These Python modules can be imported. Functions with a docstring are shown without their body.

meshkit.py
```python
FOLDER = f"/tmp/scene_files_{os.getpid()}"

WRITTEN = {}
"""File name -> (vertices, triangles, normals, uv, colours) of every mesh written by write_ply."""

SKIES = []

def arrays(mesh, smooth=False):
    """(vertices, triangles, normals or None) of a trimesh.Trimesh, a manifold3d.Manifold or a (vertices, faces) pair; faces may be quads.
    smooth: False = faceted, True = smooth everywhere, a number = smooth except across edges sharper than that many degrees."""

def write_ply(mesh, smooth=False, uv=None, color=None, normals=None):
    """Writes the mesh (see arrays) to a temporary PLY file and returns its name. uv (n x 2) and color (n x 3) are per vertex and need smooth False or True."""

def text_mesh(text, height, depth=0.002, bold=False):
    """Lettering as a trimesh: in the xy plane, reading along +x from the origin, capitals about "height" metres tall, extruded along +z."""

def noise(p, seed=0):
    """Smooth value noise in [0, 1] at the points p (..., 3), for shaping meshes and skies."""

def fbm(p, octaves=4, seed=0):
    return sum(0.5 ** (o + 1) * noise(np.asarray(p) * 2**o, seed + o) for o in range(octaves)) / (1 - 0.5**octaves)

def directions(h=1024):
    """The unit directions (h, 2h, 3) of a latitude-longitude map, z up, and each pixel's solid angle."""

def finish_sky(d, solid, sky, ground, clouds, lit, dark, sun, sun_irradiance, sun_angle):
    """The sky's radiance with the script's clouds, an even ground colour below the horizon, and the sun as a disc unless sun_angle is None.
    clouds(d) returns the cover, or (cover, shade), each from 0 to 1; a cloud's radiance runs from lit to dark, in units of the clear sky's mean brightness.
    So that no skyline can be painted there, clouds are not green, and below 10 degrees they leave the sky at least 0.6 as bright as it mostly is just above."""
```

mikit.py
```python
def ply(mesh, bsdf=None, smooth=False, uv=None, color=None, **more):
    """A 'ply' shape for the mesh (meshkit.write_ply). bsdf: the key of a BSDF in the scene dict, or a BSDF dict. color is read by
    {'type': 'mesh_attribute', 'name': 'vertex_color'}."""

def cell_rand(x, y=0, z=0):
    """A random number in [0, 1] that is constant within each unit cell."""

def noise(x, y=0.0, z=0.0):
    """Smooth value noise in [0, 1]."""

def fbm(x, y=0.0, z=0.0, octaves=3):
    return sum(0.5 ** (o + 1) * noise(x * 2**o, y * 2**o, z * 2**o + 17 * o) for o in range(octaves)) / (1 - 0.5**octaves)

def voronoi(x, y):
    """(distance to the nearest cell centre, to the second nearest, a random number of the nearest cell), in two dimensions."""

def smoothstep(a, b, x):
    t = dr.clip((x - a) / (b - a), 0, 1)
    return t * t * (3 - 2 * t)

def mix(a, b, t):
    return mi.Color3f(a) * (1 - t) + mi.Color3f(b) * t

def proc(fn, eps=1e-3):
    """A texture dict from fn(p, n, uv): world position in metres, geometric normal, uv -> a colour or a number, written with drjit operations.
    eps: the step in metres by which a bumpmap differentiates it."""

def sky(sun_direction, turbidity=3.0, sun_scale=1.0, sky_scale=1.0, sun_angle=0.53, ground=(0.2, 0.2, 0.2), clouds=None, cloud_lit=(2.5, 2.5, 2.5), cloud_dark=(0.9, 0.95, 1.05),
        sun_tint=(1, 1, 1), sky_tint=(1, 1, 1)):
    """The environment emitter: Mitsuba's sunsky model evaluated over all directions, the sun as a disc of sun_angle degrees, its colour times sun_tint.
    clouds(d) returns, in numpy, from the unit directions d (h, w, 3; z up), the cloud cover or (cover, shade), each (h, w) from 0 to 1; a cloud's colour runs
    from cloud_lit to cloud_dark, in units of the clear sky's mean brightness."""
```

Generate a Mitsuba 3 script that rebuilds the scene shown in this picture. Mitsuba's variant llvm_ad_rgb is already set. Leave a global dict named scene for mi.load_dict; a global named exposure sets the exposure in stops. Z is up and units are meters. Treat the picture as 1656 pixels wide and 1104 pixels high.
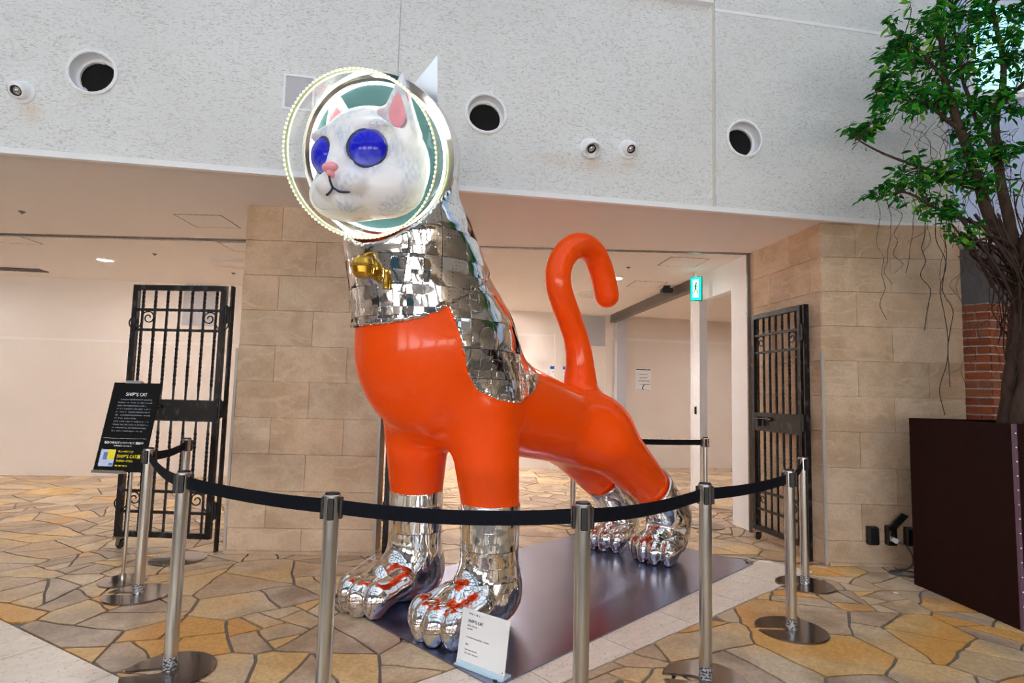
import math, json
import numpy as np, trimesh, shapely, shapely.ops
from shapely import Polygon, MultiPoint, MultiPolygon, box as sbox, LineString
from shapely import affinity
import drjit as dr
import mitsuba as mi
import mikit, meshkit
from mikit import proc, noise, fbm, cell_rand, smoothstep, mix

T = mi.ScalarTransform4f
V = np.array
scene, labels = {}, {}
PI = math.pi

# ------------------------------------------------------------------ camera, sky, exposure
exposure = 2.95
FOCAL, PITCH, ROLL, CAM_Z = 930.0, math.radians(4.85), math.radians(1.45), 1.37
_F = V([0, math.cos(PITCH), math.sin(PITCH)]); _U0 = V([0, -math.sin(PITCH), math.cos(PITCH)])
_U = -math.sin(ROLL) * V([1.0, 0, 0]) + math.cos(ROLL) * _U0
scene['camera'] = {'type': 'perspective', 'fov': 2 * math.degrees(math.atan(828 / FOCAL)), 'fov_axis': 'x',
                   'principal_point_offset_x': 0.0, 'principal_point_offset_y': -6.0 / 1104, 'near_clip': 0.05, 'far_clip': 200.0,
                   'to_world': T().look_at(origin=[0, 0, CAM_Z], target=(V([0, 0, CAM_Z]) + _F).tolist(), up=_U.tolist())}
scene['sky'] = mikit.sky([0.3, -0.5, 0.8], turbidity=4.0, sun_scale=0.0, sky_scale=1.0,
                         clouds=lambda d: (0.85 + 0 * d[..., 0], 0.25 + 0.5 * meshkit.fbm(d * 3.0, 3)),
                         cloud_lit=(1.26, 1.42, 1.60), cloud_dark=(0.90, 1.0, 1.15), ground=(0.3, 0.28, 0.25))
LAMP = 49.0          # radiance of the hall's downlights
LED = 0.46            # radiance of the light strips in the helmet

# ------------------------------------------------------------------ helpers
def numbered(k):
    if k not in USED: USED.add(k); return k
    n = 1
    while f'{k}_{n:03d}' in USED: n += 1
    k = f'{k}_{n:03d}'; USED.add(k); return k
USED = set()

def tag(k, label=None, cat=None, group=None, kind=None):
    d = labels.setdefault(k, {})
    for a, b in (('label', label), ('category', cat), ('group', group), ('kind', kind)):
        if b: d[a] = b

def thing(name, label, cat, group=None):
    k = numbered(name); tag(k, label, cat, group); return k

def put(name, mesh, m, parent=None, smooth=False, label=None, cat=None, group=None, kind=None, **more):
    """one entry of the scene; mesh is a mesh or an already written ply dict"""
    k = numbered(f'{parent}__{name}' if parent else name)
    if isinstance(mesh, dict): scene[k] = {**mesh, 'bsdf': {'type': 'ref', 'id': m}, **more}
    else: scene[k] = mikit.ply(mesh, m, smooth=smooth, **more)
    if label or cat or group or kind: tag(k, label, cat, group, kind)
    return k

def struct(name, mesh, m, parent=None, smooth=False, label=None):
    return put(name, mesh, m, parent, smooth, label=label, kind=None if parent else 'structure')

def cat_(*ms): return trimesh.util.concatenate([m for m in ms if m is not None])
def bx(cx, cy, cz, sx, sy, sz, rz=0.0):
    m = trimesh.creation.box((sx, sy, sz))
    if rz: m.apply_transform(trimesh.transformations.rotation_matrix(rz, [0, 0, 1]))
    m.apply_translation((cx, cy, cz)); return m
def bevel_box(sx, sy, sz, b):
    """box with chamfered edges, centred"""
    pts = []
    for x in (-1, 1):
        for y in (-1, 1):
            for z in (-1, 1):
                for k in range(3):
                    p = V([x * sx / 2, y * sy / 2, z * sz / 2]); 
                    for j in range(3):
                        if j != k: p[j] -= V([x, y, z])[j] * b
                    pts.append(p)
    return trimesh.convex.convex_hull(V(pts))
def frame_along(P, Q, up=(0, 0, 1)):
    e = V(Q) - V(P); L = np.linalg.norm(e); e = e / L
    n = np.cross(V(up), e); n /= np.linalg.norm(n)
    return e, n, np.cross(e, n), L
def obox(P, e, n, u, a, b, c):
    """box spanning intervals a,b,c along e,n,u from P"""
    m = trimesh.creation.box((a[1]-a[0], b[1]-b[0], c[1]-c[0]))
    R = np.eye(4); R[:3, 0], R[:3, 1], R[:3, 2] = e, n, u
    R[:3, 3] = V(P) + e * (a[0]+a[1])/2 + n * (b[0]+b[1])/2 + u * (c[0]+c[1])/2
    m.apply_transform(R)
    return m
def tube(pts, r, sides=10, cap=True):
    p = V(pts, float) if not isinstance(pts, np.ndarray) else pts
    t = np.gradient(p, axis=0); t /= np.linalg.norm(t, axis=1, keepdims=True) + 1e-12
    a = np.cross(t[0], [0, 0, 1.0] if abs(t[0][2]) < 0.9 else [1.0, 0, 0]); a /= np.linalg.norm(a)
    A = []
    for i in range(len(p)):
        a = a - t[i] * (a @ t[i]); a = a / np.linalg.norm(a); A.append(a)
    A = V(A); B = np.cross(t, A)
    ang = np.arange(sides) * 2 * PI / sides
    rr = np.broadcast_to(np.asarray(r, float), (len(p),))
    v = p[:, None] + rr[:, None, None] * (np.cos(ang)[None, :, None] * A[:, None] + np.sin(ang)[None, :, None] * B[:, None])
    v = v.reshape(-1, 3); n = len(p)
    i, j = np.meshgrid(np.arange(n - 1), np.arange(sides), indexing='ij'); k = (j + 1) % sides
    q = np.stack([i*sides+j, i*sides+k, (i+1)*sides+k, (i+1)*sides+j], -1).reshape(-1, 4)
    f = np.vstack([q[:, [0, 1, 2]], q[:, [0, 2, 3]]])
    if cap:
        v = np.vstack([v, p[:1], p[-1:]]); c0, c1 = len(v) - 2, len(v) - 1
        jj = np.arange(sides); kk = (jj + 1) % sides
        f = np.vstack([f, np.stack([np.full(sides, c0), kk, jj], 1), np.stack([np.full(sides, c1), (n-1)*sides+jj, (n-1)*sides+kk], 1)])
    return trimesh.Trimesh(v, f, process=False)
def lathe(prof, sections=40):
    return trimesh.creation.revolve(V(prof, float), sections=sections)
def orient(m, origin, z, x=None):
    z = V(z, float); z /= np.linalg.norm(z)
    x = V(x, float) if x is not None else np.cross([0, 0, 1.0] if abs(z[2]) < .95 else [1.0, 0, 0], z)
    x = x - z * (x @ z); x /= np.linalg.norm(x); R = np.eye(4)
    R[:3, 0], R[:3, 1], R[:3, 2], R[:3, 3] = x, np.cross(z, x), z, origin
    m = m.copy(); m.apply_transform(R); return m
def extrude(poly, h): return trimesh.creation.extrude_polygon(poly, h, engine='earcut')
def bez(P, n=24):
    """smooth curve through the given points (Catmull-Rom)"""
    P = V(P, float); Q = np.vstack([2*P[0]-P[1], P, 2*P[-1]-P[-2]]); out = []
    for i in range(len(P) - 1):
        p0, p1, p2, p3 = Q[i:i+4]
        for t in np.linspace(0, 1, n, endpoint=False):
            out.append(.5*((2*p1) + (-p0+p2)*t + (2*p0-5*p1+4*p2-p3)*t*t + (-p0+3*p1-3*p2+p3)*t**3))
    return V(out + [P[-1]])

# ------------------------------------------------------------------ materials
def mat(key, color, rough=0.5, metal=0.0, two=True, bump=None, bump_scale=1.0, **kw):
    c = color if isinstance(color, dict) else {'type': 'rgb', 'value': list(color)}
    b = {'type': 'principled', 'base_color': c, 'roughness': rough, 'metallic': metal, **kw}
    if bump is not None: b = {'type': 'bumpmap', 'arbitrary': bump, 'scale': bump_scale, 'bsdf': b}
    if two: b = {'type': 'twosided', 'bsdf': b}
    scene[key] = b
def srgb(r, g, b):
    return tuple(((v/255/12.92) if v/255 <= .04045 else ((v/255+.055)/1.055)**2.4) for v in (r, g, b))

def stone_fn(base, dark, spot):
    def fn(p, n, uv):
        a = fbm(p.x*5+3, p.y*5, p.z*2, octaves=4); b = noise(p.x*70, p.y*70, 2.0); c = fbm(p.x*2.1+11, p.y*2.1, 5.0, octaves=2)
        col = mix(dark, base, smoothstep(.25, .7, a))
        col = mix(col, spot, smoothstep(.46, .70, c) * .8)
        return col * (0.80 + 0.22*b + .16*noise(p.x*190, p.y*190, 1.0))
    return fn
STONES = [((198, 176, 148), (166, 142, 116), (206, 176, 132)), ((210, 188, 154), (182, 158, 126), (216, 180, 124)),
          ((222, 188, 132), (204, 166, 106), (216, 158, 80)), ((190, 170, 148), (154, 134, 114), (196, 164, 126)),
          ((212, 192, 162), (186, 164, 134), (220, 184, 128)), ((218, 178, 124), (198, 152, 98), (212, 154, 84))]
for i, (a, b, c) in enumerate(STONES):
    mat(f'm_stone_{i}', proc(stone_fn(srgb(*a), srgb(*b), srgb(*c))), 0.42, specular=0.4)
mat('m_mortar', srgb(128, 120, 112), 0.9)
def trav_fn(p, n, uv):
    b = fbm(p.x*9 + p.y*5, p.y*30 - p.x*24, 0, octaves=3); pit = noise(p.x*60+p.y*50, p.y*110-p.x*90, 1.0)
    c = mix(srgb(228, 214, 194), srgb(242, 231, 214), b)
    return mix(c, srgb(150, 132, 112), smoothstep(.78, .9, pit)*.5)
mat('m_travertine', proc(trav_fn), 0.35, specular=0.45)
def tile_fn(base, dark):
    def fn(p, n, uv):
        h = p.x + p.y*.9
        a = fbm(h*4.5, p.z*4.5, p.y*.5, octaves=4); v = fbm(h*3+7, p.z*9, 3.0, octaves=3); s = noise(h*90, p.z*90, 1.0)
        vein = 1 - dr.abs(v*2-1)
        col = mix(dark, base, smoothstep(.25, .75, a)); col = mix(col, base, smoothstep(.86, 1.0, vein)*.7)
        return col * (.92+.14*s)
    return fn
TILES = [((212, 186, 158), (192, 164, 134)), ((208, 180, 152), (186, 158, 128)), ((214, 190, 164), (196, 170, 142)), ((204, 180, 154), (182, 156, 128))]
for i, (a, b) in enumerate(TILES): mat(f'm_tile_{i}', proc(tile_fn(srgb(*a), srgb(*b))), 0.6, specular=0.3)
mat('m_grout', srgb(166, 148, 126), 0.9)
BE = V([0.98674, 0.16229, 0])        # direction along the upper facade
def plaster_fn(p, n, uv):
    h = p.x*.987 + p.y*.162
    d = noise(h*55, p.z*190, 4.0)*.55 + noise(h*120, p.z*330, 7.0)*.45; l = fbm(h*1.3, p.z*1.3, 2.0, octaves=3); e = noise(h*7, p.z*9, 9.0)
    c = mix(srgb(214, 216, 215), srgb(226, 229, 229), l)
    c = mix(c, srgb(150, 146, 132), smoothstep(.52, .80, d)*.50*smoothstep(-.25, .75, e+.3*l))
    # rust stains under the eyeball lights
    def stain(u0, z0, a, b):
        q = dr.square((h-u0)/a) + dr.square((p.z-z0)/b); return dr.exp(-q) * fbm(h*9, p.z*9, 1.0, octaves=2)
    s = stain(1.37, 3.25, .12, .06) + stain(1.05, 3.26, .16, .05) + stain(1.66, 3.29, .07, .06) + stain(-2.74, 3.24, .06, .08)
    return mix(c, srgb(206, 176, 142), dr.minimum(s*.7, .4))
def plaster_bump(p, n, uv):
    h = p.x*.987 + p.y*.162
    return noise(h*30, p.z*170, 4.0)*.6 + noise(h*80, p.z*260, 1.0)*.4
mat('m_plaster', proc(plaster_fn), 0.85, bump=proc(plaster_bump, 2e-3), bump_scale=0.004)
mat('m_white', srgb(232, 234, 236), 0.5)
mat('m_joint', srgb(204, 198, 186), 0.8)
mat('m_guard', srgb(176, 170, 162), 0.45)
mat('m_ceiling', srgb(222, 216, 212), 0.8)
def hall_fn(p, n, uv):
    return mix(srgb(230, 219, 210), srgb(238, 229, 221), fbm(p.x*.8, p.y*.8, p.z*.8, octaves=2))
mat('m_hall', proc(hall_fn), 0.6)
mat('m_seam', srgb(240, 234, 230), 0.25)
mat('m_gapline', srgb(120, 112, 106), 0.8)
mat('m_track', srgb(112, 108, 106), 0.35, 0.6)
mat('m_sheet', srgb(186, 186, 192), 0.4)
mat('m_column', srgb(196, 198, 208), 0.5)
mat('m_bluelit_wall', srgb(190, 204, 234), 0.8)  # bluish window light put into the wall's base colour
mat('m_greypanel', srgb(84, 82, 86), 0.7)
mat('m_black', srgb(14, 14, 15), 0.45)
mat('m_void', srgb(3, 3, 3), 0.9)
mat('m_steel', (0.62, 0.60, 0.57), 0.22, 1.0)
mat('m_steel_base', (0.34, 0.31, 0.295), 0.14, 1.0)
def sticker_fn(p, n, uv):
    return mix((.7, .72, .76), (.12, .13, .15), smoothstep(.45, .6, noise(p.x*150, p.y*150, p.z*150)))
mat('m_sticker', proc(sticker_fn), 0.25, 0.7)
mat('m_belt', srgb(10, 14, 24), 0.8, specular=0.2)
def iron_fn(p, n, uv):
    return mix((.006, .006, .007), (.035, .038, .042), smoothstep(.55, .8, fbm(p.x*40, p.y*40, p.z*14, octaves=2)))
mat('m_iron', proc(iron_fn), 0.32, 0.0, specular=0.35)
mat('m_orange', (0.98, 0.084, 0.001), 0.18, specular=0.12, clearcoat=0.8, clearcoat_gloss=0.97)
def facet(p, n, uv):
    # hammered mirror panels: every little plate is tipped a different way
    s, t, z = p.x*.70+p.y*.714, p.x*.714-p.y*.70, p.z
    def plates(k, o):
        x, y, w = s*k+o, t*k+o*.7, z*k+o*1.3
        r1, r2, r3 = (cell_rand(x+i*19, y+i*7, w+i*3)-.5 for i in (0, 1, 2))
        fx, fy, fw = x-dr.floor(x)-.5, y-dr.floor(y)-.5, w-dr.floor(w)-.5
        return (fx*r1+fy*r2+fw*r3)/k
    return plates(6.0, 3.3)*.22 + plates(15.0, 8.1)*.10*smoothstep(.45, .6, noise(s*4, t*4, z*4)) + noise(p.x*6, p.y*6, p.z*6)*.016 + noise(p.x*22, p.y*22, p.z*22)*.0016
def rivet_fn(p, n, uv):
    s, t, z = p.x*.70+p.y*.714, p.x*.714-p.y*.70, p.z
    k = 46.0
    d = dr.square(s*k-dr.floor(s*k)-.5) + dr.square(t*k-dr.floor(t*k)-.5) + dr.square(z*k-dr.floor(z*k)-.5)
    area = smoothstep(.52, .6, noise(s*3, t*3, z*3+5))
    return mix((.88, .88, .87), (.25, .24, .23), smoothstep(.05, .02, d)*area)
scene['m_chrome'] = {'type': 'twosided', 'bsdf': {'type': 'bumpmap', 'arbitrary': proc(facet, 1.5e-3), 'scale': 1.0,
                     'bsdf': {'type': 'principled', 'base_color': proc(rivet_fn), 'metallic': 1.0, 'roughness': 0.07}}}
mat('m_chrome_plain', (0.80, 0.80, 0.79), 0.09, 1.0)
def plate_fn(p, n, uv):
    return mix((.24, .26, .38), (.31, .33, .46), fbm(p.x*2, p.y*2, 0.0, octaves=3))
mat('m_plate', proc(plate_fn), 0.24, 0.95)
mat('m_gold', (0.75, 0.46, 0.07), 0.18, 1.0)
def fur_shade_fn(p, n, uv):
    f = noise(p.x*90, p.y*90, p.z*26); g = fbm(p.x*9, p.y*9, p.z*9, octaves=2)  # grey-blue streaks paint soft shading into the white fur colour
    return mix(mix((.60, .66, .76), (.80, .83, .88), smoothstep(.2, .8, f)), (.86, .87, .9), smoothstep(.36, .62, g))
mat('m_fur', proc(fur_shade_fn), 0.45, specular=0.4, clearcoat=0.3)
mat('m_pink', srgb(238, 160, 170), 0.35)
def eye_fn(p, n, uv):
    return mix(srgb(120, 130, 235), srgb(8, 16, 205), smoothstep(2.55, 2.64, p.z + .05*noise(p.x*40, p.y*40, p.z*40)))
mat('m_eye_blue', proc(eye_fn), 0.1, specular=0.3, clearcoat=0.5)
mat('m_lid', srgb(40, 48, 80), 0.5)
mat('m_hood_in', srgb(120, 158, 164), 0.5)
scene['m_glass'] = {'type': 'thindielectric', 'int_ior': 1.2}
mat('m_planter', srgb(36, 14, 12), 0.7, specular=0.1)
mat('m_planter_edge', srgb(96, 70, 92), 0.4)
mat('m_soil', srgb(60, 46, 36), 0.95)
def bark_fn(p, n, uv):
    return mix(srgb(34, 25, 21), srgb(84, 64, 52), fbm(p.x*30, p.y*30, p.z*8, octaves=3))
mat('m_bark', proc(bark_fn), 0.85)
mat('m_vine', srgb(56, 40, 32), 0.85)
for i, c in enumerate([(40, 120, 44), (62, 150, 50), (130, 190, 64), (28, 100, 50)]):
    c = srgb(*c)
    scene[f'm_leaf_{i}'] = {'type': 'principledthin', 'base_color': {'type': 'rgb', 'value': list(c)}, 'roughness': 0.35, 'diff_trans': 0.6, 'spec_trans': 0.0, 'eta': 1.4}
def brick_fn(c):
    def fn(p, n, uv): return mix(c, tuple(v*.55 for v in c), fbm(p.x*30+p.y*20, p.z*40, 1.0, octaves=3))
    return fn
for i, c in enumerate([(176, 96, 62), (158, 84, 58), (168, 104, 74)]): mat(f'm_brick_{i}', proc(brick_fn(srgb(*c))), 0.8)
mat('m_brick_joint', srgb(196, 188, 186), 0.9)
mat('m_paper', srgb(238, 240, 242), 0.5)
mat('m_ink', srgb(60, 60, 66), 0.7)
mat('m_ink_soft', srgb(150, 152, 160), 0.7)
mat('m_print_dim', srgb(112, 116, 124), 0.7)
mat('m_sign_blue', srgb(20, 84, 190), 0.5)
mat('m_sign_black', srgb(7, 7, 9), 0.5, specular=0.2)
mat('m_white_ink', srgb(235, 238, 240), 0.6)
mat('m_yellow_ink', srgb(244, 226, 30), 0.6)
mat('m_poster_pale', srgb(196, 208, 236), 0.5)
mat('m_poster_blue', srgb(104, 124, 190), 0.5)
mat('m_acrylic', srgb(196, 220, 232), 0.2)
mat('m_rubber', srgb(22, 22, 24), 0.6)
mat('m_cable', srgb(70, 76, 82), 0.5)
mat('m_shop', srgb(190, 170, 150), 0.6)
mat('m_atrium', srgb(168, 156, 142), 0.7)
mat('m_fascia', srgb(58, 46, 42), 0.5)
mat('m_purple', srgb(92, 60, 130), 0.5)
mat('m_teal', srgb(30, 90, 110), 0.5)
mat('m_dark_glass', srgb(70, 84, 92), 0.1)
mat('m_red', srgb(170, 30, 28), 0.5)
mat('m_green_frame', srgb(20, 150, 130), 0.5)
def emit(c, k): return {'type': 'area', 'radiance': {'type': 'rgb', 'value': [v*k for v in c]}}

# ------------------------------------------------------------------ floor
GUARD = 0.0
A_DIR = V([.7565, .654]); A_N = V([.654, -.7565]); A_P = V([.432, 3.01])     # travertine band along the plate
B_DIR = V([.872, -.4895]); B_N = V([-.4895, -.872]); B_P = V([-2.92, 3.454])  # travertine field at the lower left
def quad(P, d, n, a, b): return Polygon([P+d*a[0]+n*b[0], P+d*a[1]+n*b[0], P+d*a[1]+n*b[1], P+d*a[0]+n*b[1]])
band_a = quad(A_P, A_DIR, A_N, (-3.2, 2.72), (-.43, 0.0))
band_b = quad(B_P, B_DIR, B_N, (-2.5, 2.6), (0.0, .85))
base = struct('floor', bx(0, 1.5, -.16, 26, 23, .32 - .024), 'm_mortar')
tl = []
for band, P, d, n, w in ((band_a, A_P, A_DIR, A_N, (-.43, 0)), (band_b, B_P, B_DIR, B_N, (0, .85))):
    k0 = .3575 if band is band_a else .62
    for k in range(-8, 9):
        q = quad(P, d, n, (k*.6+k0+.003-.0, (k+1)*.6+k0-.003), (w[0]+.004, w[1]-.004)).intersection(band)
        if band is band_b: q = q.difference(band_a.buffer(.004))
        if q.is_empty or q.area < .02 or not isinstance(q, Polygon): continue
        tl.append(q)
for q in tl:
    m = extrude(q, .018); m.apply_translation((0, 0, -.018)); put('travertine_tile', m, 'm_travertine', base)
rng = np.random.default_rng(5)
REG = Polygon([(-9.6, 12.0), (-9.6, 8.5), (-3.6, 2.2), (-2.0, 1.0), (2.2, 1.0), (4.4, 3.2), (4.4, 5.0), (7.5, 8.5), (7.5, 12.0)])
pts = []
while len(pts) < 900 and GUARD < 6000:
    GUARD += 1
    p = V([rng.uniform(-10, 8), rng.uniform(.5, 12.5)])
    if all((p[0]-o[0])**2 + ((p[1]-o[1])*1.15)**2 > .44**2 for o in pts): pts.append(p)
merged = []
def split(c, lim, deep=0):
    """break a slab along a random line until it is small enough"""
    if c.area < lim or deep > 4: merged.append(c); return
    x0, y0, x1, y1 = c.bounds; a = rng.uniform(0, PI); r = c.minimum_rotated_rectangle; q = V(r.exterior.coords)
    e0, e1 = q[1]-q[0], q[2]-q[1]; e = e0 if np.linalg.norm(e0) < np.linalg.norm(e1) else e1
    a = math.atan2(e[1], e[0])+rng.normal(0, .45); d = V([math.cos(a), math.sin(a)])*3; m_ = V([c.centroid.x, c.centroid.y])+rng.normal(0, .05, 2)
    for g in shapely.ops.split(c, LineString([m_-d, m_+d])).geoms: split(g, lim, deep+1)
for c in shapely.voronoi_polygons(MultiPoint(V(pts))).geoms:
    if c.intersects(REG): split(c, rng.choice([.05, .11, .2, .34], p=[.17, .33, .32, .18]))
def wobble(poly):
    ring = shapely.segmentize(poly, .09)
    def f(a):
        p = np.c_[a, np.zeros(len(a))]
        return a + np.c_[meshkit.fbm(p*7.0, 2, 3)-.5, meshkit.fbm(p*7.0+31, 2, 4)-.5] * .045
    return shapely.transform(ring, f)
stones = []
for c in merged:
    if not c.intersects(REG): continue
    c = wobble(c).difference(band_a).difference(band_b)
    for g in getattr(c, 'geoms', [c]):
        if not isinstance(g, Polygon): continue
        g = g.buffer(-.0065 - .003*rng.random()).buffer(-.006).buffer(.006).simplify(.004)
        for h in getattr(g, 'geoms', [g]):
            if isinstance(h, Polygon) and h.area > .004: stones.append(h)
def seen(c):   # how large a stone shows: nearer is larger, outside the view counts less
    x, y = c.centroid.x, c.centroid.y
    inside = (abs(x) < y*.95+.2) and y > 2.2 and not (y < 5.1 and x > 3.2) and not (5 < y < 6 and (x > 2.8))
    return (1 if inside else .001) * c.area / max(y, .5)**2.6
stones.sort(key=seen, reverse=True)
rest, tint = [], []
for i, g in enumerate(stones):
    x, y = g.centroid.x, g.centroid.y
    pr = V([.24, .22, .15, .18, .13, .08]) if y < 4.9 else V([.32, .20, .02, .22, .22, .02])
    v = int(rng.choice(6, p=pr/pr.sum())); h = .018 + rng.uniform(-.0015, .0015)
    m = extrude(g, h); m.apply_translation((0, 0, -.018))
    if i < 300: put('flagstone', m, f'm_stone_{v}', base)
    else: rest.append(m); tint.append(np.tile((V(srgb(*STONES[v][0]))*.6+V(srgb(*STONES[v][1]))*.4)*rng.uniform(.9, 1.06), (len(m.vertices), 1)))
mat('m_stone_far', {'type': 'mesh_attribute', 'name': 'vertex_color'}, 0.45, specular=0.4)
put('paving_stones', cat_(*rest), 'm_stone_far', base, kind='stuff', label='irregular flagstones of the crazy paving', color=np.vstack(tint))
# paving that carries on behind the viewer and at the sides (seen only in the mirror surfaces)
put('paving_beyond', cat_(bx(0, -4.1, -.0225, 24, 10.2, .009), bx(-7.6, 3.4, -.0225, 8, 5, .009), bx(8.2, 3.2, -.0225, 7.6, 5, .009)), 'm_stone_1', base)
# floor track of the sliding shutter
struct('trim_1', cat_(obox(V([1.72, 5.22, 0]), *frame_along((1.72, 5.22, 0), (2.72, 4.94, 0))[:3], (0, 1.0), (-.02, .02), (0, .006))), 'm_steel')

# ------------------------------------------------------------------ walls
UNIT = mikit.ply(bevel_box(1, 1, 1, .008))
def tiled(name, P, Q, z1, thick, course, length, phase, side):
    """a wall from P to Q (front face on that line), its face laid with stone tiles"""
    P, Q = V([*P, 0.0]), V([*Q, 0.0]); e, n, u, L = frame_along(P, Q)
    n = n*side                                       # n points into the wall
    k = struct(name, obox(P, e, n, u, (0, L), (.012, thick), (0, z1)), 'm_grout')
    r = 0; top = z1; rg = np.random.default_rng(len(name)*7+3)
    while top > .01:
        z0 = max(top - course, 0); off = phase if r % 2 == 0 else phase - length/2
        x = off - 2*length
        while x < L:
            a, b = max(x, 0)+.0015, min(x+length, L)-.0015
            if b - a > .03:
                c = P + e*(a+b)/2 + n*.006 + u*(z0+top)/2
                R = np.eye(4); R[:3, 0], R[:3, 1], R[:3, 2], R[:3, 3] = e*(b-a), n*(.0125+.001*rg.random()), u*(top-z0-.003), c
                put('stone_tile', UNIT, f'm_tile_{rg.integers(4)}', k, to_world=T(R.tolist()))
            x += length
        top = z0; r += 1
    return k
COURSE = .305
tiled('wall_left', (-2.335, 4.90), (-1.115, 4.94), 2.95, .30, COURSE, .612, .31, 1)
tiled('wall_right', (2.705, 4.99), (3.93, 4.98), 2.95, .40, COURSE, .612, .305, 1)
tiled('wall_side', (2.70, 4.995), (2.55, 6.13), 2.95, .25, COURSE, .612, .45, -1)
# metal corner guards
gd = [(-2.343, 4.905, 1.70), (-1.108, 4.932, 1.70), (2.697, 4.982, 1.80)]
for x, y, h in gd: struct('trim_2', bx(x, y, h/2, .022, .022, h), 'm_guard')
struct('baseboard_left', bx(-1.725, 4.905, .012, 1.22, .02, .024, math.atan2(.04, 1.22)), 'm_tile_3')
struct('baseboard_right', bx(3.32, 4.975, .012, 1.2, .02, .024), 'm_tile_3')

# upper facade: plaster panels over the opening
BP = V([-3.58, 3.86, 0]); BN = V([-BE[1], BE[0], 0]); UP = V([0, 0, 1.0])
def facade(u0, u1, z0, z1, holes=()):
    poly = sbox(u0, z0, u1, z1)
    for (x, z, r) in holes: poly = poly.difference(shapely.Point(x, z).buffer(r, 24))
    m = extrude(poly, .28); R = np.eye(4); R[:3, 0], R[:3, 1], R[:3, 2], R[:3, 3] = BE, UP, -BN, BP + BN*.28
    m.apply_transform(R); return m
VENTS = [(.535, 3.584, .150), (3.371, 3.586, .150), (5.601, 3.60, .150)]
TOPZ = 8.6
wu = struct('wall_upper', facade(-7, 7.63, 2.975, TOPZ, [(x, z, r+.02) for x, z, r in VENTS]).apply_translation(tuple(BN*.012)), 'm_column')
for (a, b, c, d) in ((-7, 2.668, 2.985, TOPZ), (2.676, 5.312, 2.985, TOPZ), (5.338, 7.62, 2.985, 4.722), (5.338, 7.62, 4.752, TOPZ)):
    put('plaster_panel', facade(a, b, c, d, [(x, z, r+.012) for x, z, r in VENTS if a < x < b and c < z < d]), 'm_plaster', wu)
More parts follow.
